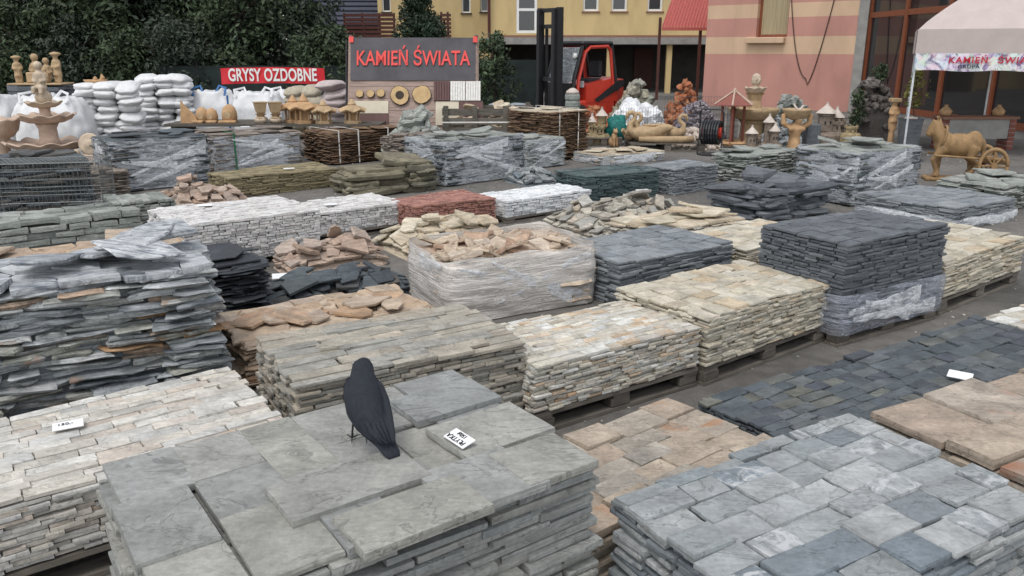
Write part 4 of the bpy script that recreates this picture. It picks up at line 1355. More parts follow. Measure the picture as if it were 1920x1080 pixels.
def disc(name, label, u, v, r, hole=0.0, seed=0):
    x, z = on_board(u, v)
    rng = random.Random(seed)
    Mx = Matrix.Translation((sx0, sy - .75, 0)) @ LM @ T(x, -.004, z, PI / 2)
    o = thing(name, label, 'wood slice', group='wood slices on the display board')
    o.matrix_world = Mx
    n_ = 20
    rr = [r * (1 + rng.uniform(-.06, .06)) for _ in range(n_)]
    V, F = [], []
    for q, zz_ in ((1.0, 0), (1.0, .05), (.93, .052)):
        V += [(rr[k] * q * math.cos(2 * PI * k / n_), rr[k] * q * math.sin(2 * PI * k / n_), zz_) for k in range(n_)]
    for j in range(2):
        for k in range(n_):
            F.append((j * n_ + k, j * n_ + (k + 1) % n_, j * n_ + n_ + (k + 1) % n_, j * n_ + n_ + k))
    part('bark', (V, F), MATS['bark'], o)
    V = [(rr[k] * .94 * math.cos(2 * PI * k / n_), rr[k] * .94 * math.sin(2 * PI * k / n_), .054) for k in range(n_)]
    if hole:
        V += [(r * hole * math.cos(2 * PI * k / n_), r * hole * math.sin(2 * PI * k / n_), .054) for k in range(n_)]
        part('face', (V, [(k, (k + 1) % n_, n_ + (k + 1) % n_, n_ + k) for k in range(n_)]), MATS['wood_cut'], o)
        part('hollow', lathe([(r * hole, .0535), (r * hole, .03)], n_), MATS['bark'], o)
        part('insert', prism([(r * hole * .98 * math.cos(PI * k / 9), r * hole * .98 * math.sin(PI * k / 9)) for k in range(10)], .031, .04), MATS['wood_cut'], o)
    else:
        part('face', (V, [tuple(range(n_))]), MATS['wood_cut'], o)


disc('wood_slice', 'leftmost small wood slice on the display board', .085, .515, .075, seed=1)
disc('wood_slice', 'middle small wood slice on the display board', .17, .515, .075, seed=2)
disc('wood_slice', 'third small wood slice, next to the hollow one', .25, .52, .08, seed=3)
disc('wood_slice', 'large wood slice with a round hollow in it', .40, .50, .185, .45, seed=4)
disc('wood_slice', 'large solid wood slice right of the hollow one', .57, .505, .18, seed=5)


def sample(name, label, u0, u1, v0, v1, mat, ribs=0, M=None):
    x0, z0 = on_board(u0, v0)
    x1, z1 = on_board(u1, v1)
    m = MB().add(box(x0, x1, -.03, -.004, z0, z1))
    for k in range(ribs):
        x = x0 + (x1 - x0) * (k + .5) / ribs
        m.add(box(x - (x1 - x0) / ribs * .4, x + (x1 - x0) / ribs * .4, -.055, -.0301, z0 + .004, z1 - .004))
    o = tag(m.obj(name, MATS[mat], None), label, 'sample panel', 'sample panels on the display board')
    o.matrix_world = Matrix.Translation((sx0, sy - .75, 0)) @ LM


sample('ribbed_panel', 'ribbed dark brown sample panel on the display board', .665, .79, .455, .62, 'board_brown', 6)
sample('ribbed_panel', 'left of two white birch-look ribbed panels', .795, .91, .455, .62, 'birch', 6)
sample('ribbed_panel', 'right of two white birch-look ribbed panels', .915, 1.03, .455, .62, 'birch', 6)
sample('flat_panel', 'cream sample panel at the left of the display board', .02, .31, .35, .455, 'board_cream')
sample('flat_panel', 'brown sample panel below the cream panel at left', .06, .31, .22, .345, 'board_brown')
sample('flat_panel', 'plain wooden panel lowest at the left of the display board', .04, .34, .09, .21, 'board_plain')
sample('flat_panel', 'square cream sample panel at the right of the display board', .68, .86, .25, .45, 'board_cream')
sample('flat_panel', 'dark brown sample panel at the right end of the display board', .865, 1.05, .25, .45, 'board_brown')

# ------------------------------------------------------------------ sacks and bulk bags
def sack_proto(seed):
    v, f = ball((0, 0, 0), .5, 22, 10)
    out = []
    for x, y, z in v:
        sgn = lambda a: (a > 0) - (a < 0)
        X, Y = sgn(x) * abs(2 * x) ** .42 / 2, sgn(y) * abs(2 * y) ** .5 / 2
        k = 1 + .13 * noise.noise(Vector((X * 4 + seed, Y * 4, z * 3))) + .06 * noise.noise(Vector((X * 9 + seed, Y * 9, z * 8)))
        out.append((X * k, Y * k, z * k * (1 - .5 * (abs(X) * 2) ** 3)))
    return out, f


PROTO['sack'] = [sack_proto(k * 7.3) for k in range(6)]


ORD = ['top', 'second', 'third', 'fourth', 'fifth', 'sixth', 'seventh', 'eighth', 'ninth', 'tenth', 'eleventh']


def sacks(desc, pile, x, y, yaw, w, d, h, n_u, th, mat, seed, taper=.06, name='filled_sack', group='filled sacks'):
    rng = random.Random(seed)
    nl = int(h / th)
    where = {1: [''], 2: ['left ', 'right '], 3: ['left ', 'middle ', 'right ']}[n_u]
    for k in range(nl):
        q = 1 - taper * k / nl
        for i in range(n_u):
            sx = w / n_u
            px = (-w / 2 + (i + .5) * sx) * q
            o = link(name, shared('sack', rng.randrange(6), mat, name, True))
            o.matrix_world = Matrix.Translation((x, y, .02 + k * th)) @ Matrix.Rotation(R(yaw), 4, 'Z') @ T(px + rng.uniform(-.05, .05), rng.uniform(-.05, .05), th / 2 + rng.uniform(-.015, .015), rng.gauss(0, .06), rng.gauss(0, .09), rng.gauss(0, .12), (sx * rng.uniform(1.1, 1.25), d, th * rng.uniform(1.35, 1.6)))
            tag(o, f'{desc}, {where[i]}in the {ORD[nl - 1 - k]} row of the {pile}', 'sack', group)


sacks('plump white sack', 'pile by the fountain', -7.491, 15.5, 10, 1.15, .85, 1.3, 3, .13, MATS['sack_white'], 1, .25)
sacks('small white sack', 'pile left of the banner', -7.172, 17.2, 20, 1.1, .8, 1.38, 3, .125, MATS['sack_white'], 2, .08)
sacks('pinkish sack', 'column by the display board', -3.642, 17, 0, .46, .7, 1.3, 1, .16, MATS['sack_pink'], 3, .02)
sacks('tan woven sack', 'pile below the red banner', -4.625, 18.6, 0, .8, .7, 1.1, 2, .18, MATS['sack_tan'], 4, .02)
sacks('grey glossy sack', 'pile by the netting fence', -0.059, 18.5, 0, 1.0, .8, .75, 2, .18, MATS['sack_grey'], 5, .2)


def bulk_bag(label, x, y, w, d, h, seed, yaw=0, straps_=False):
    t = thing('bulk_bag', label, 'bulk bag', (x, y, 0), R(yaw), 'white bulk bags')
    V, F = [], []
    n_, nz = 64, 20
    for j in range(nz + 1):
        q = j / nz
        for k in range(n_):
            a = 2 * PI * k / n_
            c_, s_ = math.cos(a), math.sin(a)
            e = .32 + .3 * q
            X, Y = math.copysign(abs(c_) ** e, c_), math.copysign(abs(s_) ** e, s_)
            bul = 1 + .06 * math.sin(PI * q) - .22 * max(0, q - .72) / .28
            dn = .09 * noise.noise(Vector((X * 2 + seed, Y * 2, q * 3))) + .06 * noise.noise(Vector((X * 5, Y * 5 + seed, q * 5))) + .03 * noise.noise(Vector((X * 12, Y * 12 + seed, q * 9)))
            V.append((X * w / 2 * (bul + dn), Y * d / 2 * (bul + dn), h * q + (.1 * noise.noise(Vector((X * 3, Y * 3, seed))) if j == nz else 0)))
    V.append((0, 0, h * .9))
    for j in range(nz):
        for k in range(n_):
            F.append((j * n_ + k, j * n_ + (k + 1) % n_, (j + 1) * n_ + (k + 1) % n_, (j + 1) * n_ + k))
    for k in range(n_):
        F.append((nz * n_ + k, nz * n_ + (k + 1) % n_, len(V) - 1))
    part('bag', (V, F), MATS['sack_white'], t, True)
    for sx_ in (-1, 1):
        pth = [(sx_ * w * .33, -d * .42, h * .92), (sx_ * w * .36, -d * .36, h * 1.06), (sx_ * w * .2, -d * .2, h * 1.1), (sx_ * w * .12, -d * .34, h * .95)]
        part('lifting_loop', tube(pth, .03, 5, flat=.3), MATS['strap_blue' if straps_ else 'sack_white'], t)
        if straps_:
            part('side_strap', tube([(sx_ * w * .4, -d * .54, h * .1), (sx_ * w * .41, -d * .56, h * .5), (sx_ * w * .4, -d * .5, h * .93)], .022, 5, flat=.3), MATS['strap_blue'], t)
    return t


bulk_bag('slumped white bulk bag behind the scalloped fountain', -8.244, 15, 1.2, 1.0, 1.1, 1)
bulk_bag('white bulk bag cut off by the left picture edge', -9.392, 15, .9, .9, 1.13, 2)
bulk_bag('white bulk bag with blue straps left under the red banner', -6.412, 17.8, .95, .95, 1.08, 3, 10, True)
bulk_bag('white bulk bag right under the red banner, behind the lanterns', -5.070, 19.3, 1.1, 1.0, 1.0, 6, -5)
bulk_bag('white bulk bag half hidden between the two sack piles', -8.236, 18.4, 1.0, 1.0, 1.12, 7, 12)
bulk_bag('low white bulk bag under the middle of the red banner', -5.509, 18, 1.1, 1.0, 1.04, 4, 5)

# ------------------------------------------------------------------ wooden crate and rubble
c = thing('wooden_crate', 'grey wooden slatted crate in front of the forklift mast', 'crate', (-1.257, 15.2, 0), R(2))
cw = 0.393 - -1.257
for face in range(2):
    y = face * 1.0
    for k in range(5):
        part('slat', box(0, cw, y, y + .025, .08 + k * .168, .08 + k * .168 + .125), MATS['wood_grey'], c)
    for x in (0, cw * .32, cw * .66, cw - .09):
        part('upright', box(x, x + .09, (y - .03) if not face else y + .026, (y - .001) if not face else y + .055, 0, .93), MATS['wood_grey'], c)
for x in (-.026, cw + .001):
    for k in range(5):
        part('slat', box(x, x + .025, 0, 1.025, .08 + k * .168, .08 + k * .168 + .125), MATS['wood_grey'], c)
part('strap', box(-.03, cw + .03, -.036, -.031, .62, .645), MATS['strap_white'], c)
heap('crate_flag_filling', 'yellowish flags filling the grey wooden crate', (-1.257 + .06, 15.26), 2, cw - .12, .9, .86, 30, (.25, .4), (.03, .04), M_YFLAG, seed=501, tilt=.1, limit=40, power=8)
heap('green_grey_rubble', 'heap of jagged green-grey slate rubble below the display board', (-2.253, 14.3), 3, -1.210 - -2.253, .9, .92, 70, (.18, .36), (.04, .09), M_GREENGREY, seed=502, tilt=.5, kind='ragged', limit=90)
bnch = thing('display_bench', 'low plank bench carrying the clay lanterns and urns', 'bench', (-6.316, 14.95, 0))
bl = -2.390 - -6.316
for k in range(5):
    part('plank', box(0, bl, k * .22, k * .22 + .2, .575, .62), MATS['wood_grey'], bnch)
for x in (.1, bl / 2, bl - .2):
    part('trestle', box(x, x + .1, .05, 1.0, 0, .574), MATS['wood_grey'], bnch)

# ------------------------------------------------------------------ wire mesh
plain('wire', (.17, .18, .18), .4, metal=.6, var=.1)


def wire_panel(root, w, h, M, sp=.05, r=.0022, name='wire_panel'):
    m = MB()
    for k in range(int(w / sp) + 1):
        m.add(tube([(k * sp, 0, 0), (k * sp, 0, h)], r, 4))
    for k in range(int(h / (sp * 2)) + 1):
        m.add(tube([(0, .004, k * sp * 2), (w, .004, k * sp * 2)], r, 4))
    o = m.obj(name, MATS['wire'], root)
    o['kind'] = 'stuff'
    o.matrix_local = M
    return o


gb = thing('wire_basket', 'empty galvanised wire mesh basket at the left picture edge', 'wire basket', (-5.292, 8.0, .0), R(12))
gw = 1.12
wire_panel(gb, gw, .72, T(0, 0, .1), .04)
wire_panel(gb, gw, .72, T(0, .5, .1), .06)
wire_panel(gb, .5, .72, T(gw, 0, .1, 0, 0, PI / 2), .05)
wire_panel(gb, gw, .5, T(0, 0, .82, -PI / 2), .05)
for x, y in ((0, 0), (gw, 0), (0, .5), (gw, .5)):
    part('corner_rod', tube([(x, y, 0), (x, y, .82)], .006, 5), MATS['wire'], gb)
wp = thing('wire_basket', 'wire mesh basket panel in front of the purple-grey gravel', 'wire basket', (3.180, 17.25, 0))
wire_panel(wp, 1.55, .98, T(0, 0, .02), .06, .003)
wire_panel(wp, .9, .98, T(1.55, 0, .02, 0, 0, PI / 2), .06, .003)
wp = thing('wire_basket', 'wire mesh basket panel in front of the white boulders', 'wire basket', (2.181, 18, 0))
wire_panel(wp, 1.1, .7, T(0, 0, .02), .06, .003)

# ------------------------------------------------------------------ rocks
M_ROCKW = stone('white_boulder', [(.7, .71, .72), (.78, .78, .78), (.62, .63, .64)], mott=.12, strata=.1)
M_ROCKO = stone('orange_lava', [(.36, .12, .05), (.42, .17, .08), (.3, .1, .05), (.45, .22, .11)], mott=.3, strata=.1)
M_ROCKG = stone('mixed_rock', [(.3, .28, .2), (.38, .36, .3), (.24, .26, .22), (.42, .36, .25)], mott=.3, strata=.1)
M_GRAVEL = stone('purple_gravel', [(.2, .17, .2), (.28, .24, .27), (.16, .14, .16), (.36, .32, .33)], mott=.2, strata=.1)
M_PEBB = stone('beige_pebble', [(.52, .44, .36), (.6, .52, .44), (.44, .36, .3), (.64, .58, .52)], mott=.12, strata=.1)
RK = dict(kind='rock', tilt=.6, cat='rock heap', pname='rock', asp=(.7, 1.0), group='heaps of rock and gravel')
heap('orange_rock_heap', 'heap of orange lava rock right beside the little stone tower', (1.451, 18), 0, .75, .8, .72, 40, (.16, .28), (.14, .24), M_ROCKO, seed=511, limit=80, **RK)
heap('orange_rock_heap', 'heap of orange lava rock against the left corner of the pink building', (3.634, 19.2), 0, .85, .8, 1.32, 50, (.14, .26), (.12, .22), M_ROCKO, seed=512, limit=80, **RK)
heap('white_boulder_heap', 'heap of big white marble boulders beside the forklift', (2.229, 18.3), 0, 1.2, .9, .68, 22, (.28, .5), (.24, .36), M_ROCKW, seed=513, limit=80, **RK)
heap('mixed_rock_heap', 'heap of brown and green field rocks behind the white boulders', (2.423, 19.9), 0, 1.2, .8, 1.15, 40, (.2, .34), (.16, .28), M_ROCKG, seed=514, limit=80, **RK)
heap('gravel_heap', 'heap of purple-grey gravel in front of the pink wall', (3.466, 17.4), 0, 1.1, .9, 1.0, 320, (.06, .1), (.05, .08), M_GRAVEL, seed=515, limit=160, **RK)
heap('pebble_heap', 'heap of beige pebbles right of the clay swans', (3.196, 16.3), 0, 1.0, .7, .42, 150, (.09, .15), (.07, .11), M_PEBB, seed=516, limit=160, smooth=True, **{**RK, 'kind': 'pebble'})
heap('green_rock_heap', 'heap of pale green rocks behind the two-tier fountain', (5.396, 18.0), -30, 1.0, .7, .98, 40, (.16, .3), (.14, .24), M_GREENGREY, seed=517, limit=60, **RK)
heap('grey_rock_heap', 'heap of small grey rocks around the clay castles', (5.142, 16.7), 0, 1.0, .8, .62, 70, (.1, .18), (.1, .15), M_QUARTZ, seed=518, limit=80, **RK)
nt_ = MB().add(ball((0, 0, 0), (.22, .2, .3), 16, 10, .5, 3, 2.5))
plain('net_teal', (.01, .17, .15), .6, var=.3, scale=20, bump=.6)
tag(nt_.obj('bundled_net', MATS['net_teal'], None, True), 'bundled teal-green net behind the clay swans', 'net').location = (2.215, 17.3, .3)

# ------------------------------------------------------------------ forklift
plain('truck_red', (.50, .04, .022), .35, var=.08, spec=.5)
plain('truck_black', (.018, .018, .02), .5, var=.15)
plain('rubber', (.02, .02, .02), .85, var=.15)
plain('seat_black', (.03, .03, .035), .7)
plain('lamp_clear', (.7, .7, .68), .2)
GLASS_C = film_mat('cab_glass', (.35, .38, .4), .25, .4, (1, 1, 1))
fk = thing('forklift', 'red and black forklift truck with its dark mast raised', 'forklift', (1.708, 20.6, 0), R(218))
k = 1.0
# local +x is forward (towards the mast), +y its left
part('chassis', bbox(-.75, .75, -.52, .52, .28, .75, .05), MATS['truck_red'], fk)
part('bonnet', ([(-.8, -.53, .7), (.3, -.53, .7), (.3, .53, .7), (-.8, .53, .7), (-.78, -.5, 1.28), (.28, -.5, 1.1), (.28, .5, 1.1), (-.78, .5, 1.28)], box(0, 1, 0, 1, 0, 1)[1]), MATS['truck_red'], fk)
part('counterweight', prism([(-.76, -.54), (-.76, .54), (-1.15, .42), (-1.28, 0), (-1.15, -.42)], .22, 1.22, .06), MATS['truck_red'], fk)
part('side_trim', prism([(.05, .0), (-.8, .45), (-.98, .45), (-.98, .3), (-.1, -.05)], .53, .545), MATS['truck_black'], fk, M=T(0, 0, .75, PI / 2) @ T(0, 0, -1.09))
part('front_cowl', ([(.5, -.5, .6), (.82, -.5, .6), (.82, .5, .6), (.5, .5, .6), (.62, -.46, 1.15), (.78, -.46, 1.15), (.78, .46, 1.15), (.62, .46, 1.15)], box(0, 1, 0, 1, 0, 1)[1]), MATS['truck_black'], fk)
for sy_ in (-1, 1):
    y = .5 * sy_
    part('cab_pillar', tube([(.78, y, .7), (.7, y, 1.3), (.45, y, 2.0)], .05, 6), MATS['truck_black'], fk)
    part('door_frame', tube([(.62, y * 1.02, .72), (.56, y * 1.02, 1.25), (.36, y * 1.02, 1.86), (.2, y * 1.02, 1.98), (-.42, y * 1.02, 2.0), (-.52, y * 1.02, 1.9), (-.66, y * 1.02, 1.0)], .045, 6), MATS['truck_red'], fk)
    part('rear_pillar', tube([(-.8, y, .95), (-.68, y, 1.5), (-.55, y, 2.02)], .05, 6), MATS['truck_black'], fk)
    part('work_lamp', lathe([(.02, -.04), (.06, -.02), (.065, .03), (.04, .05)], 10), MATS['lamp_clear'], fk, M=T(.6, .4 * sy_, 1.78, 0, PI / 2))
part('roof', bbox(-.62, .48, -.54, .54, 2.02, 2.12, .04), MATS['truck_black'], fk)
part('windscreen', ([(.76, -.45, 1.16), (.76, .45, 1.16), (.48, .45, 1.98), (.48, -.45, 1.98), (.75, -.45, 1.16), (.75, .45, 1.16), (.47, .45, 1.98), (.47, -.45, 1.98)], box(0, 1, 0, 1, 0, 1)[1]), GLASS_C, fk)
st = part('seat', bbox(-.5, -.05, -.24, .24, 1.1, 1.25, .04), MATS['seat_black'], fk)
part('backrest', bbox(-.56, -.44, -.22, .22, 1.26, 1.66, .04), MATS['seat_black'], st)
part('steering_column', tube([(.55, 0, 1.1), (.25, 0, 1.38)], .03, 6), MATS['truck_black'], fk)
part('steering_wheel', tube([(.25 + .08 * math.cos(a), .17 * math.sin(a), 1.4 + .14 * math.cos(a)) for a in [2 * PI * q / 16 for q in range(17)]], .018, 6), MATS['truck_black'], fk)
part('paper_sheet', box(.3, .31, .2, .42, 1.05, 1.2), MATS['paper'], fk)
for x, r in ((.5, .33), (-.85, .27)):
    for sy_ in (-1, 1):
        wh = part('wheel', lathe([(r * .6, -.11), (r * .95, -.11), (r, -.07), (r, .07), (r * .95, .11), (r * .6, .11)], 20), MATS['rubber'], fk, True, T(x, .45 * sy_, r, PI / 2))
        part('rim', lathe([(.04, -.115), (r * .6, -.116), (r * .6, .116), (.04, .115)], 16), MATS['steel_white'], wh, False, T(x, .45 * sy_, r, PI / 2))
ms = MB()
zt_ = 2.86
for sy_ in (-1, 1):
    part('mast_rail', box(1.02, 1.16, sy_ * .36 - .06, sy_ * .36 + .06, .12, zt_), MATS['truck_black'], fk)
    part('inner_rail', box(1.165, 1.25, sy_ * .28 - .05, sy_ * .28 + .05, .14, zt_ - .04), MATS['truck_black'], fk)
    part('lift_cylinder', tube([(.98, sy_ * .25, .2), (.98, sy_ * .25, 2.4)], .04, 8), MATS['steel_dark'], fk)
    part('fork', box(1.33, 2.3, sy_ * .25 - .05, sy_ * .25 + .05, .1, .14), MATS['steel_dark'], fk)
    part('fork_shank', box(1.29, 1.329, sy_ * .25 - .05, sy_ * .25 + .05, .1, .62), MATS['steel_dark'], fk)
for z in (.35, 1.2, 2.4, zt_ - .1):
    part('cross_bar', box(1.04, 1.14, -.299, .299, z, z + .09), MATS['truck_black'], fk)
part('carriage', box(1.255, 1.285, -.45, .45, .25, .62), MATS['truck_black'], fk)

fk.scale = (.95, .95, 1.0)
# ------------------------------------------------------------------ fountains and figures
def scallop(n, amp, lift):
    def fn(r, z, a, i):
        q = math.cos(n * a)
        k = min(1, r)
        return r * (1 + amp * q * (1 if i >= 2 else 0)), z + lift * q * (1 if i >= 3 else 0)
    return fn


def bowl(r, h, z, n=8, amp=.04, lift=.02):
    return lathe([(r * .25, z), (r * .62, z + h * .12), (r * .86, z + h * .45), (r * .96, z + h * .85), (r * 1.04, z + h), (r * .98, z + h * 1.08), (r * .86, z + h * .75), (r * .3, z + h * .5)], 96, scallop(n, amp, lift))


def figure(m, x, y, z, s=1.0, seat=False, hat=False, face=0.0, arms='down'):
    """Small clay figure: lumps that are later grown together."""
    c_, s_ = math.cos(face), math.sin(face)

    def q(a, b, c):
        return (x + (a * c_ - b * s_) * s, y + (a * s_ + b * c_) * s, z + c * s)
    hz_ = .36 if seat else .55
    m.add(tube([q(0, 0, hz_ * .45), q(0, 0, hz_ * .75), q(0, 0, hz_ + .16), q(0, 0, hz_ + .24)], [.15 * s, .12 * s, .14 * s, .055 * s], 10))
    m.add(ball(q(0, -.01, hz_ + .35), .11 * s, 10, 8))
    if hat:
        m.add(ball(q(0, .01, hz_ + .38), (.19 * s, .19 * s, .06 * s), 12, 6))
    for e in (-1, 1):
        if seat:
            m.add(tube([q(.06 * e, 0, hz_ * .45), q(.09 * e, -.2, hz_ * .45), q(.09 * e, -.22, .02)], [.085 * s, .07 * s, .05 * s], 8))
        else:
            m.add(tube([q(.05 * e, 0, hz_ * .6), q(.06 * e, 0, hz_ * .3), q(.06 * e, -.02, 0)], [.1 * s, .08 * s, .07 * s], 8))
        if arms == 'up':
            m.add(tube([q(.1 * e, 0, hz_ + .14), q(.2 * e, -.02, hz_ + .22), q(.16 * e, -.02, hz_ + .44)], [.045 * s, .04 * s, .03 * s], 8))
        else:
            m.add(tube([q(.1 * e, 0, hz_ + .14), q(.15 * e, -.04, hz_ - .02), q(.05 * e, -.14, hz_ - .04)], [.06 * s, .05 * s, .04 * s], 8))


f = thing('tiered_fountain', 'three-tier scalloped clay fountain with a child figure on top', 'fountain', (-7.336, 13, 0), 0, 'clay fountains')
part('pedestal', lathe([(.42, 0), (.42, .06), (.25, .1), (.2, .3), (.26, .4)], 24), MATS['clay_pink'], f)
part('basin', bowl(.62, .14, .38, 12, .04, .022), MATS['clay_pink'], f, True)
part('stem', lathe([(.18, .46), (.14, .55), (.13, .72), (.17, .8)], 20), MATS['clay_pink'], f, True)
part('bowl', bowl(.41, .13, .80, 10, .04, .018), MATS['clay_pink'], f, True)
part('stem', lathe([(.12, .88), (.08, .95), (.08, 1.02), (.1, 1.06)], 20), MATS['clay_pink'], f, True)
part('bowl', bowl(.26, .09, 1.04, 8, .04, .012), MATS['clay_pale'], f, True)
m = MB()
figure(m, 0, 0, 1.24, .62, True)
m.add(ball((0, .02, 1.2), (.13, .12, .12), 12, 8))
fuse('child_figure', m, MATS['clay_pale'], f, .016)
f = thing('tiered_fountain', 'clay fountain bowl cut off by the left picture edge', 'fountain', (-8.140, 13.0, 0), 0, 'clay fountains')
part('pedestal', lathe([(.3, 0), (.3, .06), (.16, .12), (.14, .5), (.18, .6)], 24), MATS['clay_pink'], f)
part('bowl', bowl(.34, .3, .55, 10, .03, .012), MATS['clay_pink'], f, True)
f = thing('tiered_fountain', 'ochre two-tier fountain with a pine-cone top before the pink wall', 'fountain', (5.081, 17.4, 0), 0, 'clay fountains')
part('pedestal', lathe([(.34, 0), (.34, .08), (.26, .12), (.24, .42), (.3, .5)], 20), MATS['clay_gold'], f)
part('basin', lathe([(.2, .48), (.44, .55), (.5, .68), (.53, .74), (.48, .74), (.4, .64), (.1, .6)], 32), MATS['clay_gold'], f, True)
part('column', lathe([(.17, .62), (.2, .7), (.15, .75), (.13, .9), (.16, 1.02), (.2, 1.05)], 16, lambda r, z, a, i: (r * (1 + .06 * math.cos(8 * a)), z)), MATS['clay_gold'], f)
part('bowl', bowl(.22, .13, 1.03, 8, .03, .01), MATS['clay_pale'], f, True)
part('finial', lathe([(.07, 1.14), (.05, 1.2), (.09, 1.25), (.1, 1.32), (.08, 1.4), (.03, 1.45)], 14, lambda r, z, a, i: (r * (1 + .1 * math.cos(6 * a + i * 1.5)), z)), MATS['clay_pale'], f)

# figure group on a wrapped block
wb_ = stack('grey_block_pallet', 'strapped block of grey bricks carrying the clay figure group', (-10.113, 16.7), 6, .98, .8, .01, 1.22, .11, (.2, .25), (.2, .27), M_DKGREY, 'sawn', seed=601, out=.003, wave=0, tilt=.003, pname='brick', limit=60)
straps(wb_, .98, .8, 1.22, (.72,), MATS['strap_white'], .03, .012)
fg = thing('clay_figure_group', 'group of five seated and standing clay figures at a table', 'statue', (-9.625, 17.1, 1.22), R(6))
part('base', bbox(-.52, .52, -.36, .32, .012, .05, .015), MATS['clay_gold'], fg)
for (x, y, s_, seat, hat, fc) in ((-.4, -.05, .55, False, True, .4), (-.12, .12, .72, True, False, 0), (.1, .1, .62, True, False, .1), (.36, -.05, .62, False, True, -.4), (.18, -.2, .38, True, False, 0)):
    m = MB()
    figure(m, x, y, .04, s_, seat, hat, fc)
    fuse('figure', m, MATS['clay_gold'], fg, .018)
part('table', bbox(-.22, .2, -.16, .0, .051, .26, .02), MATS['clay_gold'], fg)
bt = thing('clay_boat', 'small clay boat ornament lying on top of the sack pile', 'ornament', (-7.669, 15.4, 1.29))
part('hull', lathe([(.02, 0), (.12, .01), (.2, .06), (.22, .1), (.17, .09), (.05, .05)], 20), MATS['clay_orange'], bt, True, T(0, 0, 0, 0, 0, 0, (1, .6, 1)))
part('bow_figure', tube([(.1, 0, .06), (.14, 0, .14), (.12, 0, .2)], [.05, .04, .01], 8), MATS['clay_orange'], bt)
part('stern_figure', tube([(-.02, 0, .06), (0, 0, .12), (.0, 0, .16)], [.05, .04, .01], 8), MATS['clay_orange'], bt)
rs = thing('round_plaque', 'round clay plaque with a raised boss beside the scalloped fountain', 'ornament', (-6.491, 12.6, .32))
part('disc', lathe([(.05, 0), (.16, .005), (.17, .03), (.15, .05), (.1, .035), (.05, .07), (.02, .075)], 20), MATS['clay_pale'], rs, True, T(0, 0, .2, R(80)))
part('foot', bbox(-.14, .14, -.08, .12, -.32, .06, .03), MATS['clay_pink'], rs)
for k, (px, lab) in enumerate(((-6.719, 'little clay head ornament right of the fountain basin'), (-6.283, 'little clay dog ornament left of the wrapped slate stack'))):
    m = MB()
    m.add(ball((0, 0, .3), (.1, .09, .09), 10, 8, .3, k)).add(ball((.05, -.05, .4), .06, 10, 8)).add(ball((-.06, -.02, .39), .04, 8, 6)).add(tube([(0, 0, 0), (0, 0, .3)], [.09, .07], 8))
    o = fuse('clay_ornament', m, MATS['clay_pale'], None, .015)
    o.location = (px, 12.55, 0)
    tag(o, lab, 'ornament')


# lanterns, urns, planters on the bench
def lantern(label, x, y, z, s, mat):
    t = thing('clay_lantern', label, 'lantern', (x, y, z), .3, 'clay garden lanterns')
    part('base', lathe([(.2 * s, 0), (.2 * s, .05 * s), (.16 * s, .07 * s)], 6), mat, t)
    for k in range(6):
        a = k * PI / 3
        part('pillar', tube([(.15 * s * math.cos(a), .15 * s * math.sin(a), .07 * s), (.15 * s * math.cos(a), .15 * s * math.sin(a), .25 * s)], .025 * s, 6), mat, t)
    part('firebox', lathe([(.1 * s, .07 * s), (.1 * s, .25 * s)], 6), MATS['clay_orange'], t)
    part('roof', lathe([(.16 * s, .25 * s), (.3 * s, .27 * s), (.32 * s, .3 * s), (.2 * s, .37 * s), (.09 * s, .41 * s), (.1 * s, .43 * s), (.03 * s, .53 * s), (.01 * s, .55 * s)], 24, lambda r, z, a, i: (r, z + (.03 * s * math.cos(6 * a) if i in (1, 2) else 0))), mat, t)


lantern('taller clay lantern beside the two urns, left one', -4.055, 15.35, .62, .9, MATS['clay_orange'])
lantern('taller clay lantern beside the two urns, right one', -3.809, 15.15, .62, .95, MATS['clay_orange'])
lantern('low wide clay lantern left of the display board leg', -3.441, 15.1, .50 + .12, .78, MATS['clay_gold'])
lantern('low wide clay lantern in front of the display board leg', -2.927, 15.15, .62, .8, MATS['clay_gold'])
for k, px in enumerate((-4.604, -4.332)):
    t = thing('clay_urn', ['left of two square clay urns on claw feet', 'right of two square clay urns on claw feet'][k], 'urn', (px, 15.15, .62), .25, 'clay urns')
    part('bowl', lathe([(.07, .17), (.11, .2), (.15, .36), (.17, .38), (.15, .385), (.1, .25)], 4), MATS['clay_gold'], t, False, T(0, 0, 0, 0, 0, PI / 4 + .2))
    part('neck', lathe([(.1, .1), (.06, .13), (.1, .17)], 16), MATS['clay_gold'], t)
    part('foot', ball((0, 0, .06), (.12, .11, .07), 12, 8, .4, k), MATS['clay_pale'], t, True)
t = thing('clay_wing', 'triangular clay wing ornament at the left end of the bench', 'ornament', (-5.931, 15.2, .62))
part('wing', prism([(-.17, 0), (.15, 0), (.13, .1), (-.1, .34), (-.13, .4)], -.03, .03), MATS['clay_orange'], t, False, T(0, 0, 0, PI / 2))
for k, (px, s_) in enumerate(((-5.734, .85), (-5.558, .8), (-5.229, 1.0))):
    t = thing('clay_shell_planter', ['leftmost of the arched clay planters', 'middle of the arched clay planters', 'rightmost, tallest arched clay planter'][k], 'planter', (px, 15.3, .62), 0, 'arched clay planters')
    part('hood', lathe([(.13 * s_, 0), (.14 * s_, .15 * s_), (.11 * s_, .27 * s_), (.03 * s_, .33 * s_)], 14), MATS['clay_orange'], t, True)
    part('opening', lathe([(.07 * s_, 0), (.07 * s_, .03), (.01, .035)], 14), MATS['clay_gold'], t, False, T(0, -.11 * s_, .15 * s_, PI / 2))
    part('step', bbox(-.16 * s_, .16 * s_, -.2, -.1, 0, .05, .015), MATS['clay_orange'], t)

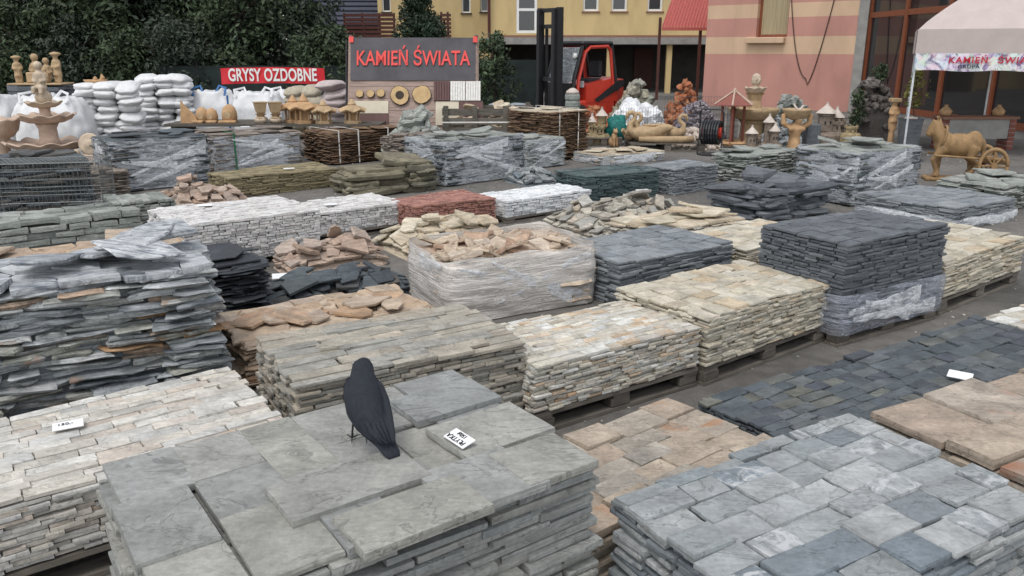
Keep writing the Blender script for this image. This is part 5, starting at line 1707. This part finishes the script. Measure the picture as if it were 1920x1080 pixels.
# small stone tower, castles
def castle(name, label, x, y, z, s, towers, mat, cone):
    t = thing(name, label, 'castle ornament', (x, y, z), .3, 'clay castles')
    lo = min(a[3] for a in towers)
    part('rock_base', lathe([(.26 * s, -z + .0), (.27 * s, -.02), (.24 * s, .04), (.2 * s, .06)], 9), mat, t)
    for (dx, dy, r, h_, roof) in towers:
        tw = part('tower', lathe([(r * s, .05 * s), (r * .95 * s, h_ * s), (r * 1.1 * s, h_ * s + .01), (r * 1.1 * s, (h_ + .05) * s)], 10), mat, t, False, T(dx * s, dy * s))
        if roof:
            part('roof', lathe([(r * 1.3 * s, (h_ + .05) * s), (r * .3 * s, (h_ + .17) * s), (.02 * s, (h_ + .2) * s), (.02 * s, (h_ + .23) * s)], 12, lambda q, zz_, a, i: (q * (1 + .05 * math.cos(12 * a)), zz_)), cone, tw, False, T(dx * s, dy * s))
        else:
            for k in range(6):
                a = k * PI / 3
                part('merlon', box(-.02 * s, .02 * s, -.02 * s, .02 * s, (h_ + .05) * s, (h_ + .09) * s), mat, tw, False, T(dx * s + r * s * math.cos(a), dy * s + r * s * math.sin(a), 0, 0, 0, a))
        for k in range(3):
            a = -PI / 2 + (k - 1) * .7
            part('loophole', box(-.004, .012 * s, -.012 * s, .012 * s, h_ * s * .6, h_ * s * .6 + .045 * s), MATS['steel_dark'], tw, False, T(dx * s + r * .95 * s * math.cos(a), dy * s + r * .95 * s * math.sin(a), 0, 0, 0, a))


plain('cone_white', (.55, .48, .42), .8, var=.12)
plain('castle_ochre', (.36, .28, .16), .9, var=.25, scale=14, bump=.5)
plain('castle_grey', (.24, .19, .15), .9, var=.25, scale=14, bump=.5)
castle('clay_castle', 'ochre clay castle with two towers next to the sitting cat', 1.809, 17.3, .18, 1.0, [(.1, .05, .1, .36, True), (-.13, .02, .075, .24, True), (-.02, -.12, .12, .16, False)], MATS['castle_ochre'], MATS['cone_white'])
castle('clay_castle', 'pair of brown castle towers left of the bowl-bearing figure', 4.615, 15.6, .1, .85, [(-.08, 0, .11, .3, True), (.12, .1, .1, .2, False)], MATS['castle_grey'], MATS['cone_white'])
castle('clay_castle', 'grey castle tower just left of the bowl-bearing figure', 5.018, 15.9, .12, .9, [(.0, .1, .1, .45, True), (.02, -.1, .09, .28, True)], MATS['castle_grey'], MATS['cone_white'])
castle('clay_castle', 'brown castle with two pointed towers by the shop corner', 6.784, 17.5, .2, 1.25, [(-.12, .0, .13, .3, True), (.14, .06, .1, .22, True), (.05, -.1, .11, .16, False)], MATS['castle_grey'], MATS['cone_white'])
castle('clay_castle', 'small broken brown castle at the right of the pointed towers', 7.052, 17.1, .2, .8, [(.0, .0, .16, .18, False)], MATS['castle_ochre'], MATS['cone_white'])
t = thing('stone_tower_ornament', 'little round stone tower with domed cap in front of the forklift', 'ornament', (1.207, 16.6, 0))
for k in range(8):
    part('ring', lathe([(.135, k * .135), (.15, k * .135 + .03), (.15, k * .135 + .1), (.135, k * .135 + .13)], 9, lambda r, z, a, i: (r * (1 + .05 * math.sin(a * 5 + k_)), z) if (k_ := k * 1.7) + 1 else (r, z)), M_GREENGREY, t, False, T(0, 0, 0, 0, 0, k * .7))
part('cap', lathe([(.14, 1.08), (.12, 1.13), (.05, 1.18), (.01, 1.19)], 12), MATS['cone_white'], t, True)

# pallets in the ornament corner
pallet('pallet under the ochre castle and the cat', (1.535, 16.95), 0, .75, .7, .17)
pallet('pallet under the clay swans', (2.321, 15.95), 0, 1.45, 1.0, .17)


def swan(label, x, y, z, rz, s, seed):
    t = thing('clay_swan', label, 'swan planter', (x, y, z), rz, 'clay swans')
    m = MB()
    m.add(ball((0, 0, .17), (.38, .19, .17), 18, 12)).add(ball((-.3, 0, .24), (.16, .1, .09), 10, 8))
    m.add(tube([(.28, 0, .16), (.4, 0, .24), (.4, 0, .36), (.31, 0, .45), (.3, 0, .53), (.36, 0, .59), (.44, 0, .57), (.47, 0, .5)], [.1, .085, .062, .052, .048, .048, .05, .046], 10))
    m.add(tube([(.46, 0, .51), (.485, 0, .42)], [.035, .012], 8))
    for e in (-1, 1):
        for q in range(4):
            m.add(ball((-.05 - .07 * q, .16 * e, .2 + .03 * q), (.2, .05, .07), 10, 6))
    o = fuse('body', m, MATS['clay_gold'], t, .018, 2)
    part('planting_hollow', lathe([(.02, .30), (.15, .315), (.17, .345), (.14, .35), (.1, .32)], 16), MATS['clay_gold'], t, True, T(-.05, 0, 0, 0, 0, 0, (1.2, .7, 1)))
    for e in (-1, 1):
        part('eye', ball((.45, .046 * e, .56), .01, 6, 5), MATS['steel_dark'], t)
    t.scale = (s, s, s)


swan('clay swan facing left, leftmost of the four', 2.378, 16.45, .17, R(70), .72, 1)
swan('large clay swan in front with its neck at the left', 2.706, 16.2, .17, R(185), .98, 2)
swan('clay swan behind the large front swan', 2.866, 16.75, .17, R(150), .85, 3)
swan('clay swan on the right facing the pebbles', 3.091, 16.5, .17, R(-8), .85, 4)
tag(part('carved_beam', tube([(2.479, 16.03, .24), (2.857, 16.0, .235), (3.265, 16.0, .235), (3.550, 16.02, .24)], [.05, .065, .068, .06], 12), MATS['clay_gold'], None, True), 'long round clay beam lying in front of the swans', 'beam')
t = thing('clay_cat', 'small sitting clay cat at the pallet edge', 'cat statue', (2.078, 16.75, 0), R(-60))
m = MB()
m.add(ball((-.04, 0, .1), (.1, .075, .1), 12, 10)).add(ball((.02, 0, .2), (.065, .06, .11), 12, 10)).add(ball((.05, 0, .32), (.055, .05, .05), 12, 10)).add(ball((.1, 0, .31), .022, 8, 6))
for e in (-1, 1):
    m.add(tube([(.06, .035 * e, .2), (.075, .035 * e, .02)], [.026, .022], 8)).add(tube([(.045, .03 * e, .35), (.045, .035 * e, .405)], [.02, .005], 6))
m.add(tube([(-.12, 0, .03), (-.1, .1, .03), (0, .12, .03)], [.025, .022, .015], 8))
fuse('body', m, MATS['clay_orange'], t, .011, 2)

# hose reel
t = thing('hose_reel', 'black hose wound on a reel with a loop handle', 'hose reel', (3.760, 15.5, 0), R(62))
plain('hose_black', (.022, .024, .028), .45)
for k in range(7):
    y = -.15 + k * .05
    part('hose_coil', tube([((.2 + .012 * math.sin(k * 2 + q)) * math.cos(q * .4), y, .42 + .21 * math.sin(q * .4)) for q in range(17)], .024, 6), MATS['hose_black'], t)
part('drum', tube([(0, -.2, .42), (0, .2, .42)], .1, 12), MATS['truck_red'], t)
for y in (-.22, .22):
    part('stand', tube([(-.1, y, .015), (0, y, .42), (-.06, y, .8)], .015, 6), MATS['steel_dark'], t)
part('handle', tube([(-.06, -.22, .8), (-.06, -.18, .85), (-.06, .18, .85), (-.06, .22, .8)], .015, 6), MATS['steel_dark'], t)
part('base_plate', lathe([(.24, 0), (.24, .02), (.2, .03)], 16), MATS['steel_dark'], t)

# wishing well
plain('well_wood', (.22, .07, .045), .7, var=.2)
plain('well_tile', (.24, .085, .065), .75, var=.15)
t = thing('wishing_well', 'small hexagonal wishing well with red shingle roof and four posts', 'wishing well', (4.520, 16.9, 0), .2)
for k in range(6):
    a0, a1 = k * PI / 3, (k + 1) * PI / 3
    for j in range(3):
        r0, r1, z0, z1 = .42 - j * .12, .29 - j * .12, .83 + j * .075, .92 + j * .075
        part('roof_tile_row', ([(r0 * math.cos(a0), r0 * math.sin(a0), z0), (r0 * math.cos(a1), r0 * math.sin(a1), z0), (r1 * math.cos(a1), r1 * math.sin(a1), z1), (r1 * math.cos(a0), r1 * math.sin(a0), z1),
              (r0 * math.cos(a0), r0 * math.sin(a0), z0 + .02), (r0 * math.cos(a1), r0 * math.sin(a1), z0 + .02), (r1 * math.cos(a1), r1 * math.sin(a1), z1 + .01), (r1 * math.cos(a0), r1 * math.sin(a0), z1 + .01)], box(0, 1, 0, 1, 0, 1)[1]), MATS['well_tile'], t)
    part('ridge', tube([(.43 * math.cos(a0), .43 * math.sin(a0), .855), (.03 * math.cos(a0), .03 * math.sin(a0), 1.11)], .018, 5), MATS['clay_pink'], t)
    if k % 3 != 2:
        part('post', tube([(.24 * math.cos(a0), .24 * math.sin(a0), .05), (.24 * math.cos(a0), .24 * math.sin(a0), .88)], .028, 6), MATS['well_wood'], t)
    part('base_rail', tube([(.3 * math.cos(a0), .3 * math.sin(a0), .08), (.3 * math.cos(a1), .3 * math.sin(a1), .08)], .045, 6), MATS['clay_orange'], t)
part('finial', lathe([(.03, 1.1), (.04, 1.13), (.01, 1.18)], 8), MATS['clay_pink'], t)

# kneeling figure with a bowl on its shoulders
t = thing('bowl_bearer_statue', 'ochre statue of a muscular figure holding a wide bowl overhead', 'statue', (5.475, 15.9, 0), 0)
m = MB()
m.add(tube([(0, 0, 0), (0, 0, .12), (0, 0, .3), (0, 0, .46), (0, 0, .56)], [.2, .16, .13, .18, .12], 14, flat=.75)).add(ball((.02, -.1, .62), (.075, .08, .09), 12, 8))
for e in (-1, 1):
    m.add(tube([(.16 * e, 0, .5), (.25 * e, -.03, .56), (.26 * e, -.02, .74)], [.06, .055, .045], 10)).add(ball((.08 * e, -.1, .46), (.09, .06, .06), 10, 8))
fuse('body', m, MATS['clay_orange'], t, .018, 2)
part('bowl', lathe([(.1, .62), (.2, .66), (.27, .8), (.28, .83), (.24, .82), (.1, .72)], 28), MATS['clay_gold'], t, True)
part('hair', ball((.02, -.09, .66), (.085, .09, .07), 12, 8, .5, 4, 6), MATS['clay_pale'], t)
tag(part('white_starfish', tube([(-.1, 0, .12), (-.04, 0, .02), (.02, 0, .0), (.09, 0, .1)], [.015, .03, .03, .015], 8), MATS['cone_white'], None, True), 'white forked shell lying in the bowl of the statue', 'ornament').location = (5.505, 15.9, .80)
tag(part('stone_block', bbox(-.14, .14, -.12, .12, 0, .52, .02), M_DKGREY, None), 'dark grey stone cube between statue and castle', 'stone block').location = (5.908, 16.2, 0)

# grotto pillar with plants, carved post, tub tree
t = heap('grotto_pillar', 'rough pillar of dark rubble stone with plants on top', (7.598, 18), 0, .72, .55, 1.28, 60, (.14, .24), (.12, .2), stone('grotto_rock', [(.1, .085, .075), (.15, .13, .12), (.08, .07, .065), (.2, .18, .165)], mott=.35), seed=520, limit=80, kind='rock', cat='pillar', pname='rock', asp=(.7, 1), power=9)
tree('leafy_plant', 'leafy plant growing at the left of the rubble pillar', 7.441, 17.8, 1.1, .2, 500, LEAF2, 960, .04, .35, cat='plant', trunk=.015)
tree('leafy_plant', 'small plant on top of the rubble pillar', 8.007, 18.25, 1.62, .18, 400, LEAF2, 961, .04, 1.25, cat='plant', trunk=.015)
t = thing('carved_post', 'slender carved clay post beside the tent leg', 'statue', (7.755, 16.8, 0))
m = MB()
m.add(tube([(0, 0, 0), (0, 0, .9)], [.06, .05], 10))
figure(m, 0, 0, .35, .62)
fuse('figure', m, MATS['clay_orange'], t, .018)
part('capital', bbox(-.1, .1, -.1, .1, .9, .98, .015), MATS['clay_gold'], t)
t = thing('stone_planter', 'dark stone tub holding the thin yellow-leaved tree', 'planter', (8.002, 16.55, 0))
part('tub', lathe([(.2, 0), (.24, .55), (.26, .6), (.22, .6), (.2, .5)], 4), M_DKGREY, t, False, T(0, 0, 0, 0, 0, PI / 4))
part('pebble_fill', ball((0, 0, .58), (.15, .15, .06), 12, 8, .3, 2, 6), MATS['cone_white'], t)
tree('thin_tub_tree', 'thin young tree with yellow-green leaves in the stone tub', 8.023, 16.55, 1.5, .24, 420, LEAF4, 962, .04, .85, cat='tree', trunk=.014)

# ------------------------------------------------------------------ clay horse with cart
plain('clay_horse', (.30, .185, .085), .7, var=.2, scale=9, bump=.3)
t = thing('clay_horse_cart', 'golden clay horse harnessed to a two-wheeled cart on a plinth', 'horse statue', (6.697, 12.347, 0), R(-12))
m = MB()   # local -x is the horse's front
m.add(ball((.05, 0, .52), (.33, .15, .17), 18, 12)).add(ball((-.2, 0, .54), (.16, .14, .18), 14, 10)).add(ball((.28, 0, .56), (.15, .145, .17), 14, 10))
m.add(tube([(-.22, 0, .58), (-.33, 0, .72), (-.37, 0, .83)], [.14, .11, .085], 12)).add(tube([(-.35, 0, .84), (-.43, 0, .74), (-.48, 0, .64)], [.085, .065, .05], 12))
m.add(tube([(-.24, 0, .72), (-.3, 0, .82), (-.33, 0, .9)], [.03, .04, .03], 8))
for e in (-1, 1):
    m.add(tube([(-.35, .045 * e, .9), (-.35, .05 * e, .96)], [.025, .006], 6))
for (hx, e, kx, fx) in ((-.22, 1, -.22, -.22), (-.22, -1, -.36, -.27), (.3, 1, .34, .3), (.3, -1, .37, .27)):
    y = .085 * e
    if hx < 0:
        m.add(tube([(hx, y, .48), (kx, y, .3), (fx, y, .12)], [.085, .05, .04], 10)).add(tube([(fx, y, .14), (fx - .02, y, .055)], [.05, .065], 10))
    else:
        m.add(tube([(hx, y, .5), (hx - .06, y, .34), (kx, y, .24), (fx, y, .12)], [.1, .07, .045, .04], 10)).add(tube([(fx, y, .14), (fx - .02, y, .055)], [.05, .065], 10))
m.add(tube([(.42, 0, .6), (.46, 0, .5), (.45, 0, .34)], [.04, .045, .02], 8))
fuse('horse_body', m, MATS['clay_horse'], t, .018, 3)
part('collar', tube([(-.24 + .05 * math.cos(a), .15 * math.sin(a), .62 + .17 * math.cos(a)) for a in [2 * PI * q / 18 for q in range(19)]], .02, 6), MATS['clay_horse'], t)
for e in (-1, 1):
    part('shaft', tube([(-.38, .19 * e, .38), (.1, .2 * e, .36), (.72, .2 * e, .33)], .018, 6), MATS['clay_horse'], t)
    w_ = part('wheel', tube([(.56 + .22 * math.cos(a), .25 * e, .25 + .24 * math.sin(a)) for a in [2 * PI * q / 28 for q in range(29)]], .034, 8, flat=.9), MATS['clay_horse'], t, True)
    part('hub', tube([(.56, .2 * e, .25), (.56, .31 * e, .25)], .05, 12), MATS['clay_horse'], w_)
    for k in range(8):
        a = k * PI / 4
        part('spoke', tube([(.56 + .04 * math.cos(a), .25 * e, .25 + .04 * math.sin(a)), (.56 + .21 * math.cos(a), .25 * e, .25 + .22 * math.sin(a))], .016, 6), MATS['clay_horse'], w_)
part('cart_bed', bbox(.47, .85, -.18, .18, .27, .33, .015), MATS['clay_horse'], t)
part('plinth', bbox(-.45, .45, -.17, .17, 0, .055, .015), MATS['clay_horse'], t)
t.scale = (.86, .95, 1.03)

# brick-ended bench with urns
plain('brick_red', (.26, .085, .06), .85, var=.2, per=.3)
t = thing('concrete_bench', 'long concrete bench with striped brick ends under the tent', 'bench', (8.522, 16.3, 0))
bw_ = 1.45
part('front_panel', box(.13, bw_ - .13, 0, .08, .22, .6), MATS['concrete'], t)
part('top', box(-.03, bw_ + .03, -.05, .42, .604, .65), MATS['band_brown'], t)
for x in (0, bw_ - .125):
    for k in range(7):
        part('brick', bbox(x, x + .125, -.01, .36, k * .086, k * .086 + .074, .006), MATS['brick_red'], t)
    part('mortar', box(x + .006, x + .119, -.004, .354, 0, .6), MATS['concrete'], t)
for k, (x, lab) in enumerate(((.05, 'small clay urn at the left end of the concrete bench'), (1.1, 'clay head sculpture on the right part of the bench'))):
    o = MB().add(lathe([(.05, 0), (.1, .03), (.12, .1), (.07, .16), (.03, .19), (.04, .22)], 14)).obj('clay_pot', MATS['clay_orange'], None, True)
    o.location = (8.522 + x + .05, 16.45, .65)
    tag(o, lab, 'pot')

# ------------------------------------------------------------------ tent
plain('tent_cloth', (.47, .40, .37), .75, var=.05, scale=3, bump=.1)
plain('tent_pole', (.62, .64, .66), .35, metal=.3)


def banner_mat():
    m, nt, bs = _new('tent_banner')
    tc = N(nt, 'TexCoord')
    v = N(nt, 'TexVoronoi')
    v.inputs['Scale'].default_value = 9
    nt.links.new(tc.outputs['Object'], v.inputs['Vector'])
    n1 = tex_noise(nt, tc.outputs['Object'], 5, 5, .65, 1.5)
    col = ramp(nt, n1, [(.32, (.1, .07, .09)), (.42, (.3, .28, .36)), (.52, (.66, .64, .66)), (.7, (.75, .72, .74))])
    col = mixc(nt, .35, col, v.outputs['Color'], 'SOFT_LIGHT')
    nt.links.new(col, bs.inputs['Base Color'])
    bs.inputs['Roughness'].default_value = .6
    MATS['tent_banner'] = m


banner_mat()
ty = 15.5
tx0 = 7.402
te, tv, tb = 2.264, 1.844, 1.550
t = thing('market_tent', 'pale market tent with a printed banner along its front edge', 'tent', (tx0, ty, 0), R(-25))
tw, td = 3.0, 3.0
V = [(0, 0, te), (tw, 0, te), (tw, td, te), (0, td, te), (tw / 2, td / 2, te + 1.15)]
V, F = [], []
g_ = 12
for side in range(4):
    P0 = [(0, 0), (tw, 0), (tw, td), (0, td)][side]
    P1 = [(tw, 0), (tw, td), (0, td), (0, 0)][side]
    o = len(V)
    for i in range(g_ + 1):
        for j in range(g_ + 1):
            s_, q = i / g_, j / g_
            x = (P0[0] + (P1[0] - P0[0]) * s_) * (1 - q) + tw / 2 * q
            y = (P0[1] + (P1[1] - P0[1]) * s_) * (1 - q) + td / 2 * q
            V.append((x, y, te + 1.15 * (q ** .85) - .06 * math.sin(PI * s_) * math.sin(PI * q)))
    for i in range(g_):
        for j in range(g_):
            F.append((o + i * (g_ + 1) + j, o + (i + 1) * (g_ + 1) + j, o + (i + 1) * (g_ + 1) + j + 1, o + i * (g_ + 1) + j + 1))
part('canopy', (V, F), MATS['tent_cloth'], t)
for (xa, ya, xb, yb) in ((0, -.01, tw, -.01), (0, td, tw, td), (-.01, 0, -.01, td), (tw, 0, tw, td)):
    V, F = [], []
    for i in range(25):
        q = i / 24
        wv_ = .012 * math.sin(i * 1.3)
        for z in (te + .01, (te + tv) / 2, tv + .012 * math.sin(i * .9)):
            V.append((xa + (xb - xa) * q + (wv_ if xa == xb else 0), ya + (yb - ya) * q + (wv_ if ya == yb else 0), z))
    for i in range(24):
        for j in range(2):
            F.append((i * 3 + j, i * 3 + 3 + j, i * 3 + 4 + j, i * 3 + 1 + j))
    part('valance', (V, F), MATS['tent_cloth'], t)
V, F = [], []
for i in range(25):
    q = i / 24
    for z in (tv + .01, (tv + tb) / 2, tb + .012 * math.sin(i * .7)):
        V.append((.02 + (tw - .04) * q, -.05 + .01 * math.sin(i), z))
for i in range(24):
    for j in range(2):
        F.append((i * 3 + j, i * 3 + 3 + j, i * 3 + 4 + j, i * 3 + 1 + j))
bn = part('banner', (V, F), MATS['tent_banner'], t)
plain('letter_red', (.5, .015, .04), .5)
zb = tv * .62 + tb * .38
text('lettering', 'KAMIEŃ', .15, MATS['letter_red'], bn, T(.56, -.075, zb, PI / 2), .003, 'LEFT', 1.05, 1.15)
text('lettering', 'ŚWIATA', .15, MATS['letter_red'], bn, T(1.33, -.075, zb, PI / 2), .003, 'LEFT', 1.05, 1.15)
text('lettering', 'GRUPA', .085, MATS['ink'], bn, T(.72, -.074, zb - .11, PI / 2), .002, 'LEFT', 1.2, 1.1)
text('lettering', 'tel. 534 7', .12, MATS['white_letters'], bn, T(1.2, -.074, zb - .125, PI / 2), .003, 'LEFT', 1.1, 1.1)
for (x, y) in ((.01, .02), (tw - .02, .02), (.01, td - .02), (tw - .02, td - .02), (tw * .5, td - .02)):
    part('leg', box(x, x + .035, y, y + .035, 0, te), MATS['tent_pole'], t)

# ------------------------------------------------------------------ crow
plain('crow_black', (.022, .026, .034), .75, var=.15, scale=30, bump=.35, stretch=(3, 3, 1), spec=.25)
cr = thing('decoy_crow', 'black plastic crow standing on the grey slabs, seen from behind', 'crow', (-.478, 2.36, .704))
# spine from head to tail: centre (x, y, z) from the feet, half width, half depth
SP = [((-.004, .118, .206), .009, .009), ((-.003, .096, .218), .025, .024), ((-.001, .066, .221), .034, .032), ((.002, .038, .207), .038, .038), ((.008, .012, .182), .05, .046),
      ((.018, -.018, .152), .060, .056), ((.032, -.05, .124), .061, .056), ((.051, -.08, .098), .053, .046), ((.073, -.108, .074), .041, .032), ((.094, -.132, .054), .031, .018), ((.117, -.160, .034), .027, .009), ((.126, -.172, .026), .019, .006)]
V, F = [], []
nn = 16
for i, (c_, a, b_) in enumerate(SP):
    p0, p1 = Vector(SP[max(0, i - 1)][0]), Vector(SP[min(len(SP) - 1, i + 1)][0])
    tng = (p1 - p0).normalized()
    sd_ = tng.cross(Vector((0, 0, 1))).normalized()
    up_ = sd_.cross(tng)
    for q in range(nn):
        an = 2 * PI * q / nn
        V.append(tuple(Vector(c_) + sd_ * math.cos(an) * a + up_ * math.sin(an) * b_))
for i in range(len(SP) - 1):
    for q in range(nn):
        F.append((i * nn + q, i * nn + (q + 1) % nn, (i + 1) * nn + (q + 1) % nn, (i + 1) * nn + q))
F += [tuple(range(nn - 1, -1, -1)), tuple(range((len(SP) - 1) * nn, len(SP) * nn))]
part('body', (V, F), MATS['crow_black'], cr, True)
part('beak', tube([(-.003, .108, .214), (-.005, .145, .206), (-.006, .168, .195)], [.015, .011, .002], 8), MATS['crow_black'], cr, True)
for e in (-1, 1):
    # folded wing: a shell along the flank that ends in a point over the tail
    W_ = [((.004 + .038 * e, .016, .188), .012), ((.016 + .052 * e, -.02, .160), .030), ((.032 + .054 * e, -.055, .132), .038), ((.053 + .046 * e, -.09, .106), .035), ((.078 + .032 * e, -.125, .082), .025), ((.102 + .02 * e, -.155, .06), .008)]
    V, F = [], []
    for i, (c_, r_) in enumerate(W_):
        for q in range(10):
            an = 2 * PI * q / 10
            V.append((c_[0] + .014 * math.cos(an) * (1 if r_ > .01 else .5), c_[1] + r_ * math.sin(an) * .45, c_[2] + r_ * math.sin(an) * .9 + .008))
    for i in range(len(W_) - 1):
        for q in range(10):
            F.append((i * 10 + q, i * 10 + (q + 1) % 10, (i + 1) * 10 + (q + 1) % 10, (i + 1) * 10 + q))
    F += [tuple(range(9, -1, -1)), tuple(range(50, 60))]
    part('wing', (V, F), MATS['crow_black'], cr, True)
    for q in range(6):
        s0, s1 = .3 + q * .09, 1.0
        o_ = (.004 + .011 * q) * e
        part('flight_feather', tube([(.03 + .058 * e - o_ * .9, -.05 - q * .012, .148 - q * .004), (.06 + .05 * e - o_ * .9, -.095 - q * .01, .115 - q * .004), (.1 + .028 * e - o_ * .6, -.15 - q * .006, .066 + q * .002)], [.006, .009, .003], 6, flat=.5), MATS['crow_black'], cr, True)
    part('eye', ball((-.002 + .027 * e, .084, .226), .005, 8, 6), MATS['lamp_clear'], cr)
    fx = -.035 if e < 0 else .012
    lg = part('leg', tube([(.014 + .02 * e, -.02, .11), (fx + .006, -.005, .05), (fx, 0, .006)], [.007, .0035, .003], 6), MATS['truck_black'], cr)
    for an in (.9, 1.6, 2.3, -1.4):
        part('toe', tube([(fx, 0, .005), (fx + .02 * math.cos(an), .02 * math.sin(an), .006), (fx + .036 * math.cos(an), .036 * math.sin(an), .002)], [.0028, .0024, .001], 5), MATS['truck_black'], lg)

# ------------------------------------------------------------------ price cards
def card(label, x, y, z, rz, w, d, lines=(), tiltx=0.0, mat='paper', ink='ink', flip=0.0):
    t = thing('price_card', label, 'price card', (x, y, z), rz, 'price cards on the stone')
    pl = part('plate', bbox(-w / 2, w / 2, -d / 2, d / 2, 0, .006, .0015), MATS[mat], t, False, T(0, 0, 0, tiltx))
    for k, (s_, sz, ox, oy) in enumerate(lines):
        text('lettering', s_, sz, MATS[ink], t, T(0, 0, 0, tiltx) @ T(ox, oy, .0065, 0, 0, flip), .0, 'CENTER')


card('white card reading PŁYTKA on the grey slabs by the crow', -0.163, 2.292, .738, R(-52), .105, .052, (('PŁYTKA', .026, -.002, -.011), ('150zł', .021, .0, .013)), .25, flip=PI)
card('white card marked 150 on the cream strips', -1.832, 3.052, .415, R(28), .115, .075, (('150,-', .03, -.01, .005),), 0)
card('white card on the dark slate tiles beside the brown slabs', 2.435, 4.094, .205, R(-35), .12, .09, (), .1)
card('white card lying on the slate flag heap', -1.801, 6.135, .2, R(15), .16, .1, (), .15)
card('white card lying on the pinkish-white strip block', -2.945, 7.689, .475, R(20), .13, .09, ())
card('pale card lying on the white strip block beside the red one', -1.936, 8.551, .325, R(20), .13, .08, ())
card('pale card lying on the brick-red strip block', -0.678, 9.739, .235, R(20), .13, .08, ())
card('white card lying on the olive-brown tile block', -3.164, 11.514, .295, R(20), .15, .08, ())
card('white card lying on the wrapped brown stack', -4.639, 14.314, .63, R(20), .15, .1, ())
card('white card lying on the heap of mixed grey flags', 1.564, 9.623, .3, R(20), .16, .08, ())
